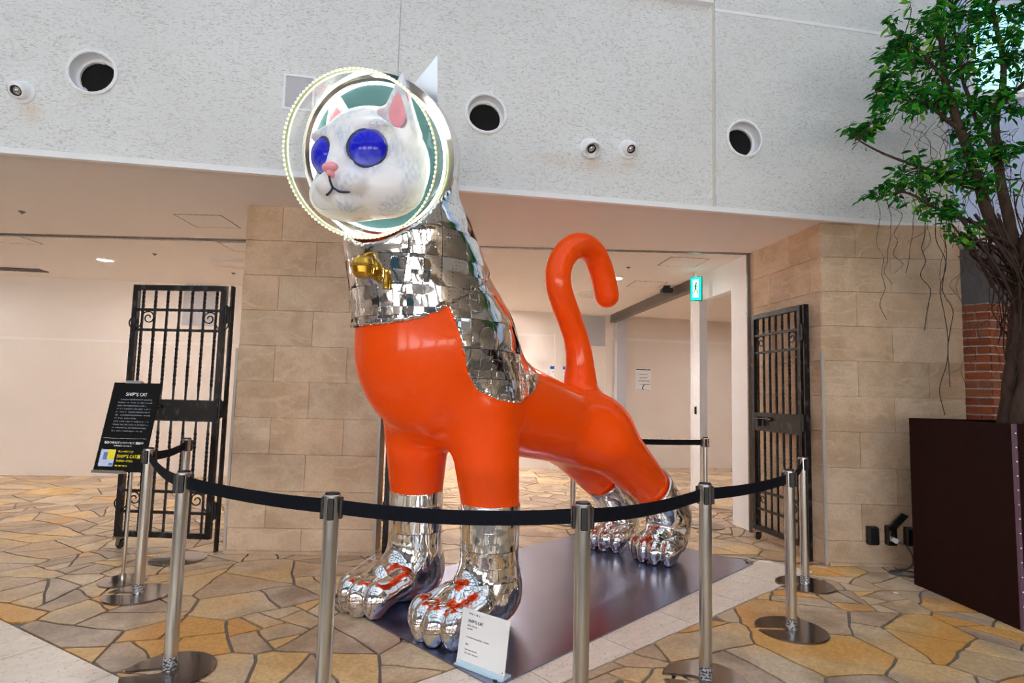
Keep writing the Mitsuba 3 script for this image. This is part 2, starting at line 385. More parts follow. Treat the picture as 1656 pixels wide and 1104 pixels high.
put('joint_strip', obox(BP, BE, BN, UP, (5.314, 5.336), (.002, .05), (2.985, TOPZ)), 'm_joint', wu)
put('joint_strip', obox(BP, BE, BN, UP, (5.338, 7.62), (-.004, .05), (4.722, 4.75)), 'm_white', wu)
struct('trim_3', obox(BP, BE, BN, UP, (-7, 7.63), (-.012, .03), (2.94, 2.983)), 'm_white')
# return of the facade at its right end
struct('wall_return', obox(BP, BE, BN, UP, (7.60, 7.64), (.0, 2.0), (2.94, TOPZ)), 'm_plaster')
# three round air nozzles
for i, (x, z, r) in enumerate(VENTS):
    nm = ['leftmost', 'middle', 'rightmost'][i]
    k = thing('air_nozzle', f'round white ventilation nozzle with a black opening, the {nm} of three on the plaster wall', 'air vent', 'round vents in the upper wall')
    prof = [(r, .26), (r+.012, .26), (r+.012, .0), (r+.018, -.004), (r+.018, -.016), (r+.006, -.022), (r-.004, -.016), (r, .0), (r, .26)]
    put('sleeve', orient(lathe(prof, 48), BP+BE*x+UP*z, BN), 'm_white', k, 40)
    inner = [(r-.002, .075), (r-.002, .095), (r-.026, .095), (r-.026, .075), (r-.002, .075)]
    put('ring', orient(lathe(inner, 48), BP+BE*x+UP*z, BN), 'm_white', k, 40)
    put('opening', orient(trimesh.creation.cylinder(r-.004, .05, sections=40), BP+BE*x+UP*z+BN*.125, BN), 'm_void', k)
    for a in (80, 230):
        c, s = math.cos(math.radians(a)), math.sin(math.radians(a))
        put('clip', orient(bevel_box(.016, .03, .012, .002), BP+BE*(x+(r-.03)*c)+UP*(z+(r-.03)*s)+BN*.072, BN, BE*c+UP*s), 'm_column', k)
# eyeball lights
EYES = [(.107, 3.387, (.22, -.84, -.50), 'small white eyeball fixture near the left edge, left of the first round vent'),
        (4.227, 3.384, (.16, -.66, -.74), 'white hooded eyeball fixture between the vents, left one of the close pair'),
        (4.555, 3.405, (.20, -.80, -.56), 'white eyeball fixture between the vents, right one of the close pair')]
for i, (x, z, d, lab) in enumerate(EYES):
    k = thing('eyeball_light', lab, 'wall light', 'eyeball lights on the upper wall')
    o = BP + BE*x + UP*z
    put('flange', orient(lathe([(0, .0), (.082, .0), (.082, .012), (.07, .024), (0, .03)], 36), o, -BN), 'm_white', k, 40)
    d = V(d)/np.linalg.norm(d); c = o - BN*.035
    if i == 1:
        put('hood', orient(lathe([(0, -.04), (.05, -.04), (.066, -.01), (.068, .07), (.062, .07), (.058, .0), (0, .0)], 32), c, d), 'm_white', k, 40)
    else:
        put('ball', orient(lathe([(0, -.05), (.045, -.045), (.064, -.01), (.06, .03), (.045, .05), (.036, .052), (.034, .03), (0, .03)], 32), c, d), 'm_white', k, 40)
    put('lens_ring', orient(lathe([(.026, .032), (.034, .032), (.034, .044), (.026, .044), (.026, .032)], 28), c, d), 'm_rubber', k, 40)
    put('lens', orient(lathe([(0, .05), (.010, .049), (.018, .042), (.018, .03), (0, .03)], 24), c, d), 'm_steel', k, 40)
# square access panel behind the helmet
k = thing('wall_panel', 'square pale grey access panel with white frame on the plaster wall behind the helmet', 'panel')
put('frame', cat_(*[obox(BP, BE, BN, UP, a, (-.014, .0), c) for a, c in (((1.835, 2.063), (3.715, 3.732)), ((1.835, 2.063), (3.455, 3.472)), ((1.835, 1.852), (3.472, 3.715)), ((2.046, 2.063), (3.472, 3.715)))]), 'm_white', k)
put('lid', obox(BP, BE, BN, UP, (1.852, 2.046), (-.007, .0), (3.472, 3.715)), 'm_sheet', k)
# window at the top edge
win = struct('window_1', cat_(*[obox(BP, BE, BN, UP, a, (-.06, .0), c) for a, c in (((3.2, 5.292), (4.752, 4.80)), ((3.2, 5.292), (6.0, 6.05)), ((3.2, 3.25), (4.80, 6.0)), ((5.242, 5.292), (4.80, 6.0)), ((4.23, 4.27), (4.80, 6.0)))]), 'm_white')
for a in ((3.25, 4.23), (4.27, 5.242)): put('pane', obox(BP, BE, BN, UP, a, (-.02, -.012), (4.80, 6.0)), 'm_dark_glass', win)

# ------------------------------------------------------------------ the hall behind
CZ = 2.95
def arrpoly(l): return Polygon(l)
fl = lambda u, v: tuple((BP + BE*u + BN*v)[:2])
ceil_poly = Polygon([fl(-7, .03), fl(7.6, .03), (6.0, 6.2), (9, 6.2), (9, 14), (-13, 14), (-13, 3.0)])
m = extrude(ceil_poly, .12); m.apply_translation((0, 0, CZ)); ceil = struct('ceiling', m, 'm_ceiling')
put('shutter_track', cat_(bx(-2.7, 6.12, CZ-.004, 10.6, .05, .012), bx(-5.18, 6.06, CZ-.002, 5.6, .012, .008)), 'm_track', ceil)
def ceiling_panel(P, ex, ey, w, d):
    P, ex, ey = V([*P, CZ]), V([*ex, 0.0]), V([*ey, 0.0]); ex /= np.linalg.norm(ex); ey /= np.linalg.norm(ey); u = V([0, 0, -1.0]); g = .012
    k = put('access_panel', obox(P, ex, ey, u, (g, w-g), (g, d-g), (0, .003)), 'm_ceiling', ceil)
    put('frame', cat_(obox(P, ex, ey, u, (0, w), (0, g), (0, .002)), obox(P, ex, ey, u, (0, w), (d-g, d), (0, .002)), obox(P, ex, ey, u, (0, g), (g, d-g), (0, .002)), obox(P, ex, ey, u, (w-g, w), (g, d-g), (0, .002))), 'm_gapline', k)
ceiling_panel((-3.17, 5.20), (1, .02), (-.02, 1), .45, .42)
ceiling_panel((-3.26, 6.19), (1, .02), (-.02, 1), .45, .42)
ceiling_panel((-5.85, 6.08), (1, .03), (-.03, 1), .45, .41)
ceiling_panel((1.757, 6.34), (1, .11), (-.09, 1), .46, .45)
ceiling_panel((1.658, 7.72), (1, .11), (-.09, 1), .46, .43)
for x, y in ((-3.58, 7.24), (1.28, 8.84)):
    put('air_diffuser', orient(lathe([(0, .0), (.30, .0), (.30, .006), (.27, .022), (.25, .008), (.21, .008), (.18, .024), (.15, .008), (0, .008)], 44), (x, y, CZ), (0, 0, -1)), 'm_ceiling', ceil, 30)
for x, y in ((-4.35, 6.85), (1.40, 6.92), (-3.9, 7.9), (-4.6, 5.25)): put('sprinkler', orient(lathe([(0, 0), (.03, 0), (.022, .008), (.008, .01), (.008, .02), (.012, .022), (0, .024)], 16), (x, y, CZ), (0, 0, -1)), 'm_gapline', ceil, 40)
put('vent_slot', obox(V([-7.6, 7.84, CZ]), V([.993, .115, 0]), V([-.115, .993, 0]), V([0, 0, -1.0]), (0, .95), (0, .22), (0, .012)), 'm_greypanel', ceil)
# downlights
DOWN = [(-5.237, 7.258, 'round white downlight lit in the ceiling above the left gate'), (1.36, 7.60, 'round white downlight lit in the ceiling beside the curled tail'),
        (-1.75, 7.35, 'round downlight lit in the ceiling hidden behind the cat statue neck'), (-1.2, 9.6, 'round downlight lit in the ceiling deep in the hall behind the statue'),
        (-.42, 9.1, 'added unseen downlight behind the statue shoulder that brightens the back wall'), (-.30, 10.1, 'added unseen downlight nearest the hall back wall that brightens it'),  # these two lamps are added out of sight to brighten the back wall
        (-8.2, 7.0, 'round downlight lit in the ceiling at the far left of the hall'), (4.9, 9.6, 'round downlight lit in the ceiling behind the white side wall'), (4.3, 8.2, 'round downlight lit in the ceiling right of the white side wall')]
for x, y, lab in DOWN:
    k = thing('downlight', lab, 'ceiling light', 'downlights in the hall ceiling')
    put('rim', orient(lathe([(.085, 0), (.105, 0), (.105, .006), (.09, .01), (.085, .004), (.085, 0)], 32), (x, y, CZ), (0, 0, -1)), 'm_white', k, 40)
    put('diffuser', orient(lathe([(0, .0), (.084, .0), (.084, .003), (0, .005)], 28), (x, y, CZ), (0, 0, -1)), 'm_white', k, emitter=emit((1.0, .93, .895), LAMP))
# back walls
def wall(name, P, Q, z0, z1, t, m, side=1):
    P, Q = V([*P, 0.0]), V([*Q, 0.0]); e, n, u, L = frame_along(P, Q)
    return struct(name, obox(P, e, n*side, u, (0, L), (0, t), (z0, z1)), m), (P, e, n*side, u)
wl, FL = wall('wall_back_left', (-12.6, 7.967), (-3.2, 9.047), 0, CZ, .15, 'm_hall')
wr, FR = wall('wall_back_right', (-3.4, 10.128), (9.0, 12.567), 0, CZ, .15, 'm_hall')
wall('wall_step', (-3.2, 9.05), (-3.2, 10.3), 0, CZ, .12, 'm_hall', 1)
wall('wall_far_left', (-12.4, 3.0), (-12.4, 8.1), 0, CZ, .15, 'm_hall', 1)
wall('wall_far_right', (8.8, 6.0), (8.8, 12.7), 0, CZ, .15, 'm_hall', -1)
put('seam_strip', obox(FL[0], FL[1], FL[2], UP, (0, 9.4), (-.003, 0), (2.0, 2.035)), 'm_seam', wl)
put('seam_strip', obox(FR[0], FR[1], FR[2], UP, (0, 12.4), (-.003, 0), (2.47, 2.52)), 'm_seam', wr)
def onF(Fr, x): return (x-Fr[0][0])/Fr[1][0]
def strip(Fr, x0, x1, z0, z1, t): return obox(Fr[0], Fr[1], Fr[2], UP, (onF(Fr, x0), onF(Fr, x1)), (-t, 0), (z0, z1))
put('hanging_sheet', strip(FL, -5.10, -4.60, 2.30, 2.94, .012), 'm_sheet', wl)
for a in ((-5.22, -5.12), (-4.59, -4.52)): put('batten', strip(FL, *a, 0, 2.95, .01), 'm_hall', wl)
put('hanging_sheet', strip(FR, 1.0, 1.80, 2.34, 2.93, .012), 'm_sheet', wr)
put('batten', strip(FR, 1.81, 1.95, 0, 2.95, .012), 'm_hall', wr)
put('batten', strip(FR, .82, .98, 0, 2.95, .012), 'm_hall', wr)
struct('trim_4', bx(2.10, 11.10, CZ/2, .18, .14, CZ, .19), 'm_column')
# partition on the right with its doorway
e1 = V([2.55-2.531, 6.13-6.134, 0])
def pbox(y0, y1, x_off, t, z0, z1):
    f = lambda y: 2.547 - .125*(y-6.13) + x_off
    P, Q = V([f(y0), y0, 0]), V([f(y1), y1, 0]); e, n, u, L = frame_along(P, Q)
    return obox(P, e, -n, u, (0, L), (0, t), (z0, z1))
wp = struct('wall_partition', cat_(pbox(6.13, 6.52, 0, .10, 0, CZ), pbox(6.52, 7.32, 0, .10, 2.62, CZ), pbox(7.32, 7.52, 0, .10, 0, CZ)), 'm_white')
put('steel_post', bx(2.535, 6.125, CZ/2, .03, .03, CZ), 'm_track', wp)
put('round_post', trimesh.creation.cylinder(.062, CZ, sections=32).apply_translation((2.42, 7.56, CZ/2)), 'm_white', wp, 40)
put('latch', bx(2.375, 7.42, 1.22, .02, .02, .09), 'm_black', wp)
put('ceiling_rail', cat_(pbox(7.52, 11.1, -.02, .09, CZ-.13, CZ), pbox(7.52, 11.1, -.03, .11, CZ-.145, CZ-.128)), 'm_track', wp)
k = thing('ceiling_camera', 'small black box camera hanging under the ceiling right of the tail', 'camera')
put('bracket', bx(2.17, 8.05, CZ-.02, .08, .08, .04), 'm_black', k); put('housing', bevel_box(.16, .12, .07, .012).apply_translation((2.17, 8.05, CZ-.07)), 'm_black', k)
# exit sign
ex_o = V([2.275, 7.08, 2.735]); ex_n = V([-.55, -.835, 0]); ex_e = V([.835, -.55, 0])
k = thing('exit_sign', 'lit green and white emergency exit sign hanging above the doorway', 'exit sign')
S_ = .115
put('case', obox(ex_o, ex_e, ex_n, UP, (-S_*.62, S_*.62), (-.035, .0), (-.15, .15)), 'm_green_frame', k)
put('lit_face', obox(ex_o, ex_e, ex_n, UP, (-S_*.56, S_*.56), (0, .004), (-.142, .142)), 'm_green_frame', k, emitter=emit((.0, .55, .40), .5))
put('door_pictogram', obox(ex_o, ex_e, ex_n, UP, (-S_*.30, S_*.30), (.004, .007), (-.11, .115)), 'm_white', k, emitter=emit((.7, 1, .95), .6))
def fig(poly, d): 
    m = extrude(poly, .003); R = np.eye(4); R[:3, 0], R[:3, 1], R[:3, 2], R[:3, 3] = ex_e, UP, -ex_n, ex_o + ex_n*.0105
    m.apply_transform(R); return m
man = shapely.union_all([shapely.Point(.004, .066).buffer(.012), LineString([(.0, .045), (-.004, .0)]).buffer(.010), LineString([(0, .04), (.022, .018), (.03, .03)]).buffer(.005), LineString([(0, .04), (-.024, .022), (-.026, .0)]).buffer(.005), LineString([(-.003, .0), (.018, -.03), (.014, -.062)]).buffer(.006), LineString([(-.004, .0), (-.012, -.036), (-.032, -.05)]).buffer(.006)])
put('running_figure', fig(man, 0), 'm_green_frame', k)
put('hanger', bx(ex_o[0], ex_o[1], CZ-.03, .02, .02, .07), 'm_white', k)

# right background: grey band, wall with bluish light in its colour, brick pier, window
struct('wall_beyond', cat_(bx(6.6, 5.85, 6.1, 5.4, .1, 6.1)), 'm_bluelit_wall')
struct('wall_beyond_lower', cat_(bx(6.6, 5.80, 1.53, 5.4, .1, 3.06)), 'm_greypanel')
w2 = struct('window_2', cat_(bx(5.22, 5.78, 5.62, 1.0, .06, .06), bx(5.22, 5.78, 4.62, 1.0, .06, .06), bx(4.74, 5.78, 5.12, .06, .06, 1.0), bx(5.70, 5.78, 5.12, .06, .06, 1.0), bx(5.22, 5.78, 5.12, .04, .06, 1.0)), 'm_white')
for x in (4.985, 5.455): put('pane', bx(x, 5.79, 5.12, .43, .01, .94), 'm_white', w2, emitter=emit((.12, .50, .75), .32))
CB = V([4.43, 5.30, 0])
wb = struct('wall_brick_pier', cat_(*[obox(CB, e, n, UP, (0, L), (.012, .16), (0, 2.33)) for e, n, L in ((V([-.6, .8, 0]), V([.8, .6, 0]), .62), (V([.96, .28, 0]), V([-.28, .96, 0]), .7))]), 'm_brick_joint')
BR = mikit.ply(bevel_box(1, 1, 1, .05))
rb = np.random.default_rng(9)
for e, n, L, ph in ((V([-.6, .8, 0]), V([.8, .6, 0]), .62, 0), (V([.96, .28, 0]), V([-.28, .96, 0]), .7, .5)):
    row = 0; z = 2.33
    while z > 1.0:
        x = -(.11 if (row+int(ph*2)) % 2 else 0) - rb.uniform(0, .02)
        while x < L:
            a, b = max(x, 0)+.007, min(x+.225, L)-.007
            if b-a > .03:
                R = np.eye(4); R[:3, 0], R[:3, 1], R[:3, 2] = e*(b-a), n*(.02+.006*rb.random()), UP*(.064+.004*rb.random()); R[:3, 3] = CB + e*(a+b)/2 + n*.008 + UP*(z-.04)
                put('brick', BR, f'm_brick_{rb.integers(3)}', wb, to_world=T(R.tolist()))
            x += .225
        z -= .08; row += 1

# ------------------------------------------------------------------ the atrium around the viewer (mirrored in the metal)
struct('wall_atrium_back', bx(0, -9.2, 3.2, 24, .2, 6.4), 'm_atrium')
struct('wall_atrium_left', bx(-11.5, -2.9, 3.2, .2, 12.6, 6.4), 'm_atrium')
struct('wall_atrium_right', bx(9.8, -1.6, 4.2, .2, 15.2, 8.4), 'm_atrium')
struct('added_shade_slab', cat_(bx(6.9, -2.6, 4.85, 5.8, 13.0, .35), bx(4.05, -2.6, 5.5, .1, 13.0, 1.1)), 'm_atrium')  # unseen slab and parapet added to shade the right stone wall and planter
for i, (x, w, c) in enumerate(((-8.6, 3.4, (1, .9, .78)), (-4.2, 3.6, (1, .95, .88)), (.2, 3.6, (.95, .97, 1)), (4.6, 3.6, (1, .9, .8)), (8.2, 2.4, (1, .92, .82)))):
    wk = struct('window_3' if i == 0 else f'window_{i+3}', cat_(bx(x, -9.06, 2.75, w, .1, .12), bx(x, -9.06, .2, w, .1, .4), bx(x-w/2, -9.06, 1.4, .12, .1, 2.8), bx(x+w/2, -9.06, 1.4, .12, .1, 2.8), bx(x, -9.06, 1.5, .05, .08, 2.5)), 'm_track')
    put('lit_display', bx(x, -9.09, 1.55, w-.1, .02, 2.3), 'm_shop', wk, emitter=emit(c, 1.1))
struct('beam_fascia', cat_(bx(0, -9.04, 3.15, 23, .12, .5), bx(-11.35, -2.9, 3.1, .12, 12.4, .6), bx(-11.35, -2.9, .5, .12, 12.4, 1.0)), 'm_fascia')
struct('roof_girders', cat_(*[bx(x, -3.0, 8.45, .28, 13.0, .5) for x in (-9.5, -6.9, -4.3, -1.7, .9)], *[bx(-4.2, y, 8.45, 15.0, .2, .4) for y in (-8.2, -5.2, -2.2, .8, 3.0)]), 'm_fascia')
struct('wall_banner_left', cat_(*[bx(-11.24, y, 1.9, .04, 1.2, 1.7) for y in (-7.5, -2.2)]), 'm_purple')
struct('wall_banner_back', cat_(*[bx(x, -9.0, 4.6, 1.4, .04, 1.8) for x in (-6.4, -1.0, 3.4)]), 'm_teal')

# ------------------------------------------------------------------ the big cat statue
CM = V([-.33, 3.74, 0]); CA = V([.70, .714, 0]); CA /= np.linalg.norm(CA); CL = V([CA[1], -CA[0], 0])
def W(s, t, z): return CM + CA*s + CL*t + UP*z
def surface(f, lo, hi, h, steps=2):
    """mesh of f = 0 (surface nets), moved onto the true surface"""
    n = np.maximum(((V(hi)-V(lo))/h).astype(int)+2, 4); ax = [lo[i]+h*np.arange(n[i]) for i in range(3)]
    val = np.empty(n)
    for i in range(n[0]):
        X, Y, Z = np.meshgrid(ax[0][i:i+1], ax[1], ax[2], indexing='ij'); val[i] = f(np.stack([X, Y, Z], -1).reshape(-1, 3)).reshape(n[1], n[2])
    ins = val < 0; c = n - 1
    acc = np.zeros((*c, 3)); cnt = np.zeros(c)
    idx = np.stack(np.meshgrid(*[np.arange(k) for k in c], indexing='ij'), -1).astype(float)
    def sl(o): return tuple(slice(o[k], o[k]+c[k]) for k in range(3))
    for k in range(3):
        o1, o2 = [j for j in range(3) if j != k]
        for a in (0, 1):
            for b in (0, 1):
                p = [0, 0, 0]; p[o1] = a; p[o2] = b; q = list(p); q[k] = 1
                va, vb = val[sl(p)], val[sl(q)]; cr = (va < 0) != (vb < 0)
                with np.errstate(divide='ignore', invalid='ignore'): t = np.where(cr, va/(va-vb), 0)
                pos = idx + V(p, float); pos[..., k] += t
                acc[cr] += pos[cr]; cnt[cr] += 1
    has = cnt > 0; vid = -np.ones(c, int); vid[has] = np.arange(has.sum())
    v = acc[has]/cnt[has][:, None]*h + V(lo)
    F = []
    for k in range(3):
        o1, o2 = (k+1) % 3, (k+2) % 3
        s0 = [slice(1, c[j]) for j in range(3)]; s0[k] = slice(0, c[k])
        a = ins[tuple(slice(x.start, x.stop) for x in s0)]
        s1 = list(s0); s1[k] = slice(1, c[k]+1); b = ins[tuple(s1)]
        w = np.argwhere(a != b)
        if not len(w): continue
        g = w + V([1 if j != k else 0 for j in range(3)])
        d1, d2 = np.eye(3, dtype=int)[o1], np.eye(3, dtype=int)[o2]
        q = np.stack([vid[tuple((g-x).T)] for x in (d1*0, d1, d1+d2, d2)], 1)
        flip = ~a[tuple(w.T)]
        q[flip] = q[flip][:, ::-1]; F.append(q)
    q = np.vstack(F)[:, ::-1]; q = q[(q >= 0).all(1)]
    for _ in range(steps):
        e = h*.25; f0 = f(v); gr = np.stack([(f(v+d)-f(v-d))/(2*e) for d in np.eye(3)*e], 1)
        g2 = (gr**2).sum(1); st = -f0[:, None]*gr/np.maximum(g2, .2)[:, None]; L = np.linalg.norm(st, axis=1, keepdims=True)
        v = v + st*np.minimum(1, h*.5/np.maximum(L, 1e-12))
    m = trimesh.Trimesh(v, np.vstack([q[:, [0, 1, 2]], q[:, [0, 2, 3]]]), process=False)
    if m.volume < 0: m.invert()
    return m
def ell(p, c, r): 
    q = (p-V(c)); r = V(r); k0 = np.sqrt(((q/r)**2).sum(1)); k1 = np.sqrt(((q/r**2)**2).sum(1)); return k0*(k0-1)/np.maximum(k1, 1e-9)
def cone(p, a, b, ra, rb):
    a, b = V(a, float), V(b, float); d = b-a; h = np.clip(((p-a)@d)/(d@d), 0, 1); return np.linalg.norm(p-a-h[:, None]*d, axis=1)-(ra+(rb-ra)*h)
def smin(a, b, k): h = np.clip(.5+.5*(b-a)/k, 0, 1); return b+(a-b)*h-k*h*(1-h)
def local(P): d = P-CM; return np.stack([d@CA, d@CL, d[:, 2]], 1)
TAIL = [(1.274, 1.36), (1.262, 1.56), (1.245, 1.70), (1.205, 1.82), (1.121, 1.969), (1.03, 2.105), (.968, 2.247), (.985, 2.39), (1.09, 2.525), (1.246, 2.599), (1.41, 2.575), (1.515, 2.469), (1.581, 2.346), (1.622, 2.235)]
TAILC = bez([(s, 0, z) for s, z in TAIL], 4)
TAILR = np.interp(np.linspace(0, 1, len(TAILC)), [0, .1, .25, .6, 1], [.15, .115, .098, .102, .105])
def f_tail(q):
    d = np.full(len(q), 9.0); near = (q[:, 0] > .6) & (q[:, 2] > 1.1); x = q[near]
    if len(x):
        e = np.full(len(x), 9.0)
        for i in range(len(TAILC)-1): e = np.minimum(e, cone(x, TAILC[i], TAILC[i+1], TAILR[i], TAILR[i+1]))
        d[near] = e
    return d
def mirror(q): return np.stack([q[:, 0], np.abs(q[:, 1]), q[:, 2]], 1)
LEG_R, LEG_L = (.03, .285), (-.05, -.355)
def f_core(q):
    m = mirror(q)
    d = ell(q, (-.15, -.02, 1.58), (.53, .46, .52))
    d = smin(d, cone(q, (-.23, -.01, 1.74), (-.425, -.01, 2.25), .45, .37), .12)
    d = smin(d, cone(q, (.1, 0, 1.36), (1.15, 0, 1.12), .35, .285), .16)
    d = smin(d, ell(m, (1.30, .14, 1.10), (.32, .25, .29)), .10)
    d = smin(d, cone(m, (1.36, .20, 1.02), (2.0, .27, .56), .235, .155), .10)
    d = smin(d, cone(q, (-.03, .25, 1.28), LEG_R + (.70,), .225, .175), .12)
    d = smin(d, cone(q, (-.11, -.30, 1.28), LEG_L + (.70,), .235, .175), .12)
    return d
def collar_edge(q): return q[:, 2]+smin(-(1.83+.64*(q[:, 0]+.468)), np.full(len(q), -1.73), .08)
def f_body(P):
    q = local(P); d = smin(f_core(q), f_tail(q), .09)
    m = mirror(q)
    front = np.maximum(.66-q[:, 2], q[:, 0]-.9)                     # legs end inside the boots
    ax = V([2.0-1.36, .07, .56-1.02]); ax /= np.linalg.norm(ax)
    rear = (m-V([1.93, .263, .61]))@ax
    cut = np.where(q[:, 0] < 1.1, .66-q[:, 2], rear)
    top = np.where(q[:, 0] < .5, collar_edge(q)-.10, -9)    # the neck goes on inside the metal collar
    return np.maximum(np.maximum(d, cut), top)
lo, hi = V([-1.5, 2.6, .5]), V([2.3, 6.0, 2.8])
statue = thing('cat_statue', 'giant orange and mirror steel cat statue with lit glass helmet on a metal plate', 'statue')
put('body', surface(f_body, lo, hi, .02), 'm_orange', statue, True)
# collar: the neck's mirror skin down to a slanting edge
HN = V([math.cos(math.radians(-100.0))*.94, math.sin(math.radians(-100.0))*.94, -.34]); HN /= np.linalg.norm(HN)
RING_C = V([-.848, 3.0, 2.622]); RING_R = .431; REAR_C = RING_C-HN*.25; HELM_C = REAR_C-HN*.10
def f_hoodball(P): return ell(P, HELM_C, (.425, .425, .425))
def f_neckskin(P):
    q = local(P); d = f_core(q)
    d = smin(d, f_hoodball(P), .14)
    return d
def f_collar(P):
    q = local(P); d = f_neckskin(P)-.026
    inner = ell(P, HELM_C, (.404, .404, .404))
    tun = np.maximum(np.linalg.norm(np.cross(P-REAR_C, HN), axis=1)-.42, -((P-HELM_C)@HN)); inner = np.minimum(inner, tun)
    d = np.maximum(d, -inner); d = np.maximum(d, np.minimum((P-REAR_C)@HN, .455-np.linalg.norm(np.cross(P-REAR_C, HN), axis=1)))
    d = np.maximum(d, -(f_core(q)+.02))
    return np.maximum(d, -collar_edge(q))
put('collar', surface(f_collar, V([-1.5, 2.7, 1.5]), V([.4, 4.3, 3.4]), .017, 1), 'm_chrome', statue, 35, label='mirror steel neck and helmet hood')
# shoulder plates
SH = Polygon([(-.46, 1.90), (-.40, 1.74), (-.36, 1.60), (-.31, 1.48), (-.23, 1.385), (-.10, 1.33), (.10, 1.315), (.30, 1.36), (.46, 1.48), (.56, 1.7), (.56, 2.4), (-.3, 2.4)]).buffer(-.05).buffer(.05)
SHL = V(shapely.segmentize(SH.exterior, .05).coords)
def f_shoulder(P):
    q = local(P); c = f_core(q); d = np.maximum(c-.011, -(c+.012)); near = np.abs(d) < .06
    r = np.full(len(q), 1.0)
    if near.any():
        x = q[near][:, [0, 2]]; pp = shapely.points(x); sd = shapely.distance(pp, SH.exterior); sd = np.where(shapely.contains(SH, pp), -sd, sd); r[near] = sd
    d = np.maximum(d, r); d = np.maximum(d, collar_edge(q)-.05)
    return np.where(near, d, np.maximum(d, .03))
put('shoulder_plate', surface(f_shoulder, V([-1.2, 2.8, 1.2]), V([.6, 4.6, 2.5]), .014, 1), 'm_chrome', statue, 35, label='mirror steel shoulder plate')
# boots
def f_front_boot(q):
    d = cone(q, (0, 0, .18), (0, 0, .80), .172, .182)
    d = np.maximum(d, q[:, 2]-.715)
    d = smin(d, cone(q, (.03, 0, .20), (-.22, 0, .155), .165, .135), .10)
    for t, s in ((-.15, -.35), (-.052, -.40), (.052, -.40), (.15, -.35)):
        toe = smin(cone(q, (s+.17, t*.85, .17), (s, t, .125), .085, .076), ell(q, (s-.03, t, .11), (.085, .06, .11)), .03)
        d = smin(d, toe, .018)
    return d
def f_rear_boot(q):
    d = cone(q, (1.86, 0, .67), (2.20, 0, .36), .180, .172)
    ax = V([.64, .0, -.46]); ax /= np.linalg.norm(ax); d = np.maximum(d, -((q-V([1.90, 0, .63]))@ax))
    d = smin(d, cone(q, (2.20, 0, .36), (2.18, 0, .19), .16, .155), .10)
    d = smin(d, cone(q, (2.18, 0, .20), (1.98, 0, .14), .158, .13), .08)
    for t, s in ((-.15, 1.95), (-.052, 1.90), (.052, 1.90), (.15, 1.95)):
        toe = smin(cone(q, (s+.15, t*.85, .16), (s, t, .12), .08, .074), ell(q, (s-.02, t, .105), (.08, .06, .105)), .03)
        d = smin(d, toe, .018)
    return d
def bore(q, a, b, r, d): return np.maximum(d, -cone(q, a, b, r, r))
REAR_R, REAR_L = (-.02, .285), (0, -.225)
def boot(fb, off, c0, c1, r):
    def f(P):
        q = local(P)-V([*off, 0]); return np.maximum(np.maximum(fb(q), -cone(q, c0, c1, r, r)), .0085-q[:, 2])
    return f
BOOTS = [(boot(f_front_boot, o, (0, 0, .64), (0, 0, .95), .163), o, (-.58, .30)) for o in (LEG_R, LEG_L)] + [(boot(f_rear_boot, o, (1.72, 0, .79), (1.93, 0, .61), .153), o, (1.7, 2.45)) for o in (REAR_R, REAR_L)]
for f, o, ss in BOOTS:
    cs = V([W(a+o[0], b+o[1], 0) for a in ss for b in (-.28, .28)])
    put('boot', surface(f, V([*cs.min(0)[:2], -.01]), V([*cs.max(0)[:2], .9]), .0135, 2), 'm_chrome', statue, 50, label='mirror steel boot with rounded toes')
# helmet: light rings, clear drum and window, inner back
def ringtube(c, R, r, n=96, s=10): 
    m = trimesh.creation.torus(R, r, major_sections=n, minor_sections=s); return orient(m, c, HN)
mat('m_rim', srgb(190, 196, 150), 0.2)
hm = put('helmet_rim', orient(lathe([(RING_R-.002, -.010), (RING_R+.007, -.010), (RING_R+.007, .010), (RING_R-.002, .010), (RING_R-.002, -.010)], 96), RING_C, HN), 'm_rim', statue, 40)
put('light_strip', ringtube(RING_C-HN*.018, RING_R-.006, .0042), 'm_white', hm, True, emitter=emit((.85, 1.0, .42), LED*.35))
beads = []
for i in range(112):
    a = i/112*2*PI; b = trimesh.creation.box((.009, .009, .005)); b.apply_transform(trimesh.transformations.translation_matrix(((RING_R+.002)*math.cos(a), (RING_R+.002)*math.sin(a), .0145))); beads.append(b)
put('light_beads', orient(cat_(*beads), RING_C, HN), 'm_white', hm, kind='stuff', emitter=emit((1.0, 1.0, .7), LED*1.3))
put('window', orient(lathe([(0, .085), (.12, .079), (.24, .060), (.34, .033), (RING_R-.014, .0)], 72), RING_C, HN), 'm_glass', hm, True, label='clear domed helmet window')
put('clear_wall', orient(trimesh.Trimesh(*(lambda a: (np.vstack([np.c_[(RING_R-.001)*np.cos(a), (RING_R-.001)*np.sin(a), np.full(len(a), -.012)], np.c_[(RING_R-.001)*np.cos(a), (RING_R-.001)*np.sin(a), np.full(len(a), -.235)]]), V([[i, i+len(a), (i+1) % len(a)+len(a)] for i in range(len(a))]+[[i, (i+1) % len(a)+len(a), (i+1) % len(a)] for i in range(len(a))])))(np.arange(96)/96*2*PI), process=False), RING_C, HN), 'm_glass', hm, True, label='clear helmet side wall')
rr = put('rear_rim', orient(lathe([(RING_R-.014, -.02), (RING_R+.03, -.03), (RING_R+.03, .006), (RING_R-.014, .012), (RING_R-.014, -.02)], 96), REAR_C, HN), 'm_chrome_plain', statue, 40)
put('light_strip', ringtube(REAR_C+HN*.002, RING_R-.026, .009), 'm_white', rr, True, emitter=emit((1.0, 1.0, .80), LED*2.4))
put('lining', orient(lathe([(RING_R-.012, -.02), (.395, -.12), (.36, -.22), (.25, -.32), (.12, -.372), (0, -.385)], 64), REAR_C, HN), 'm_hood_in', statue, True)
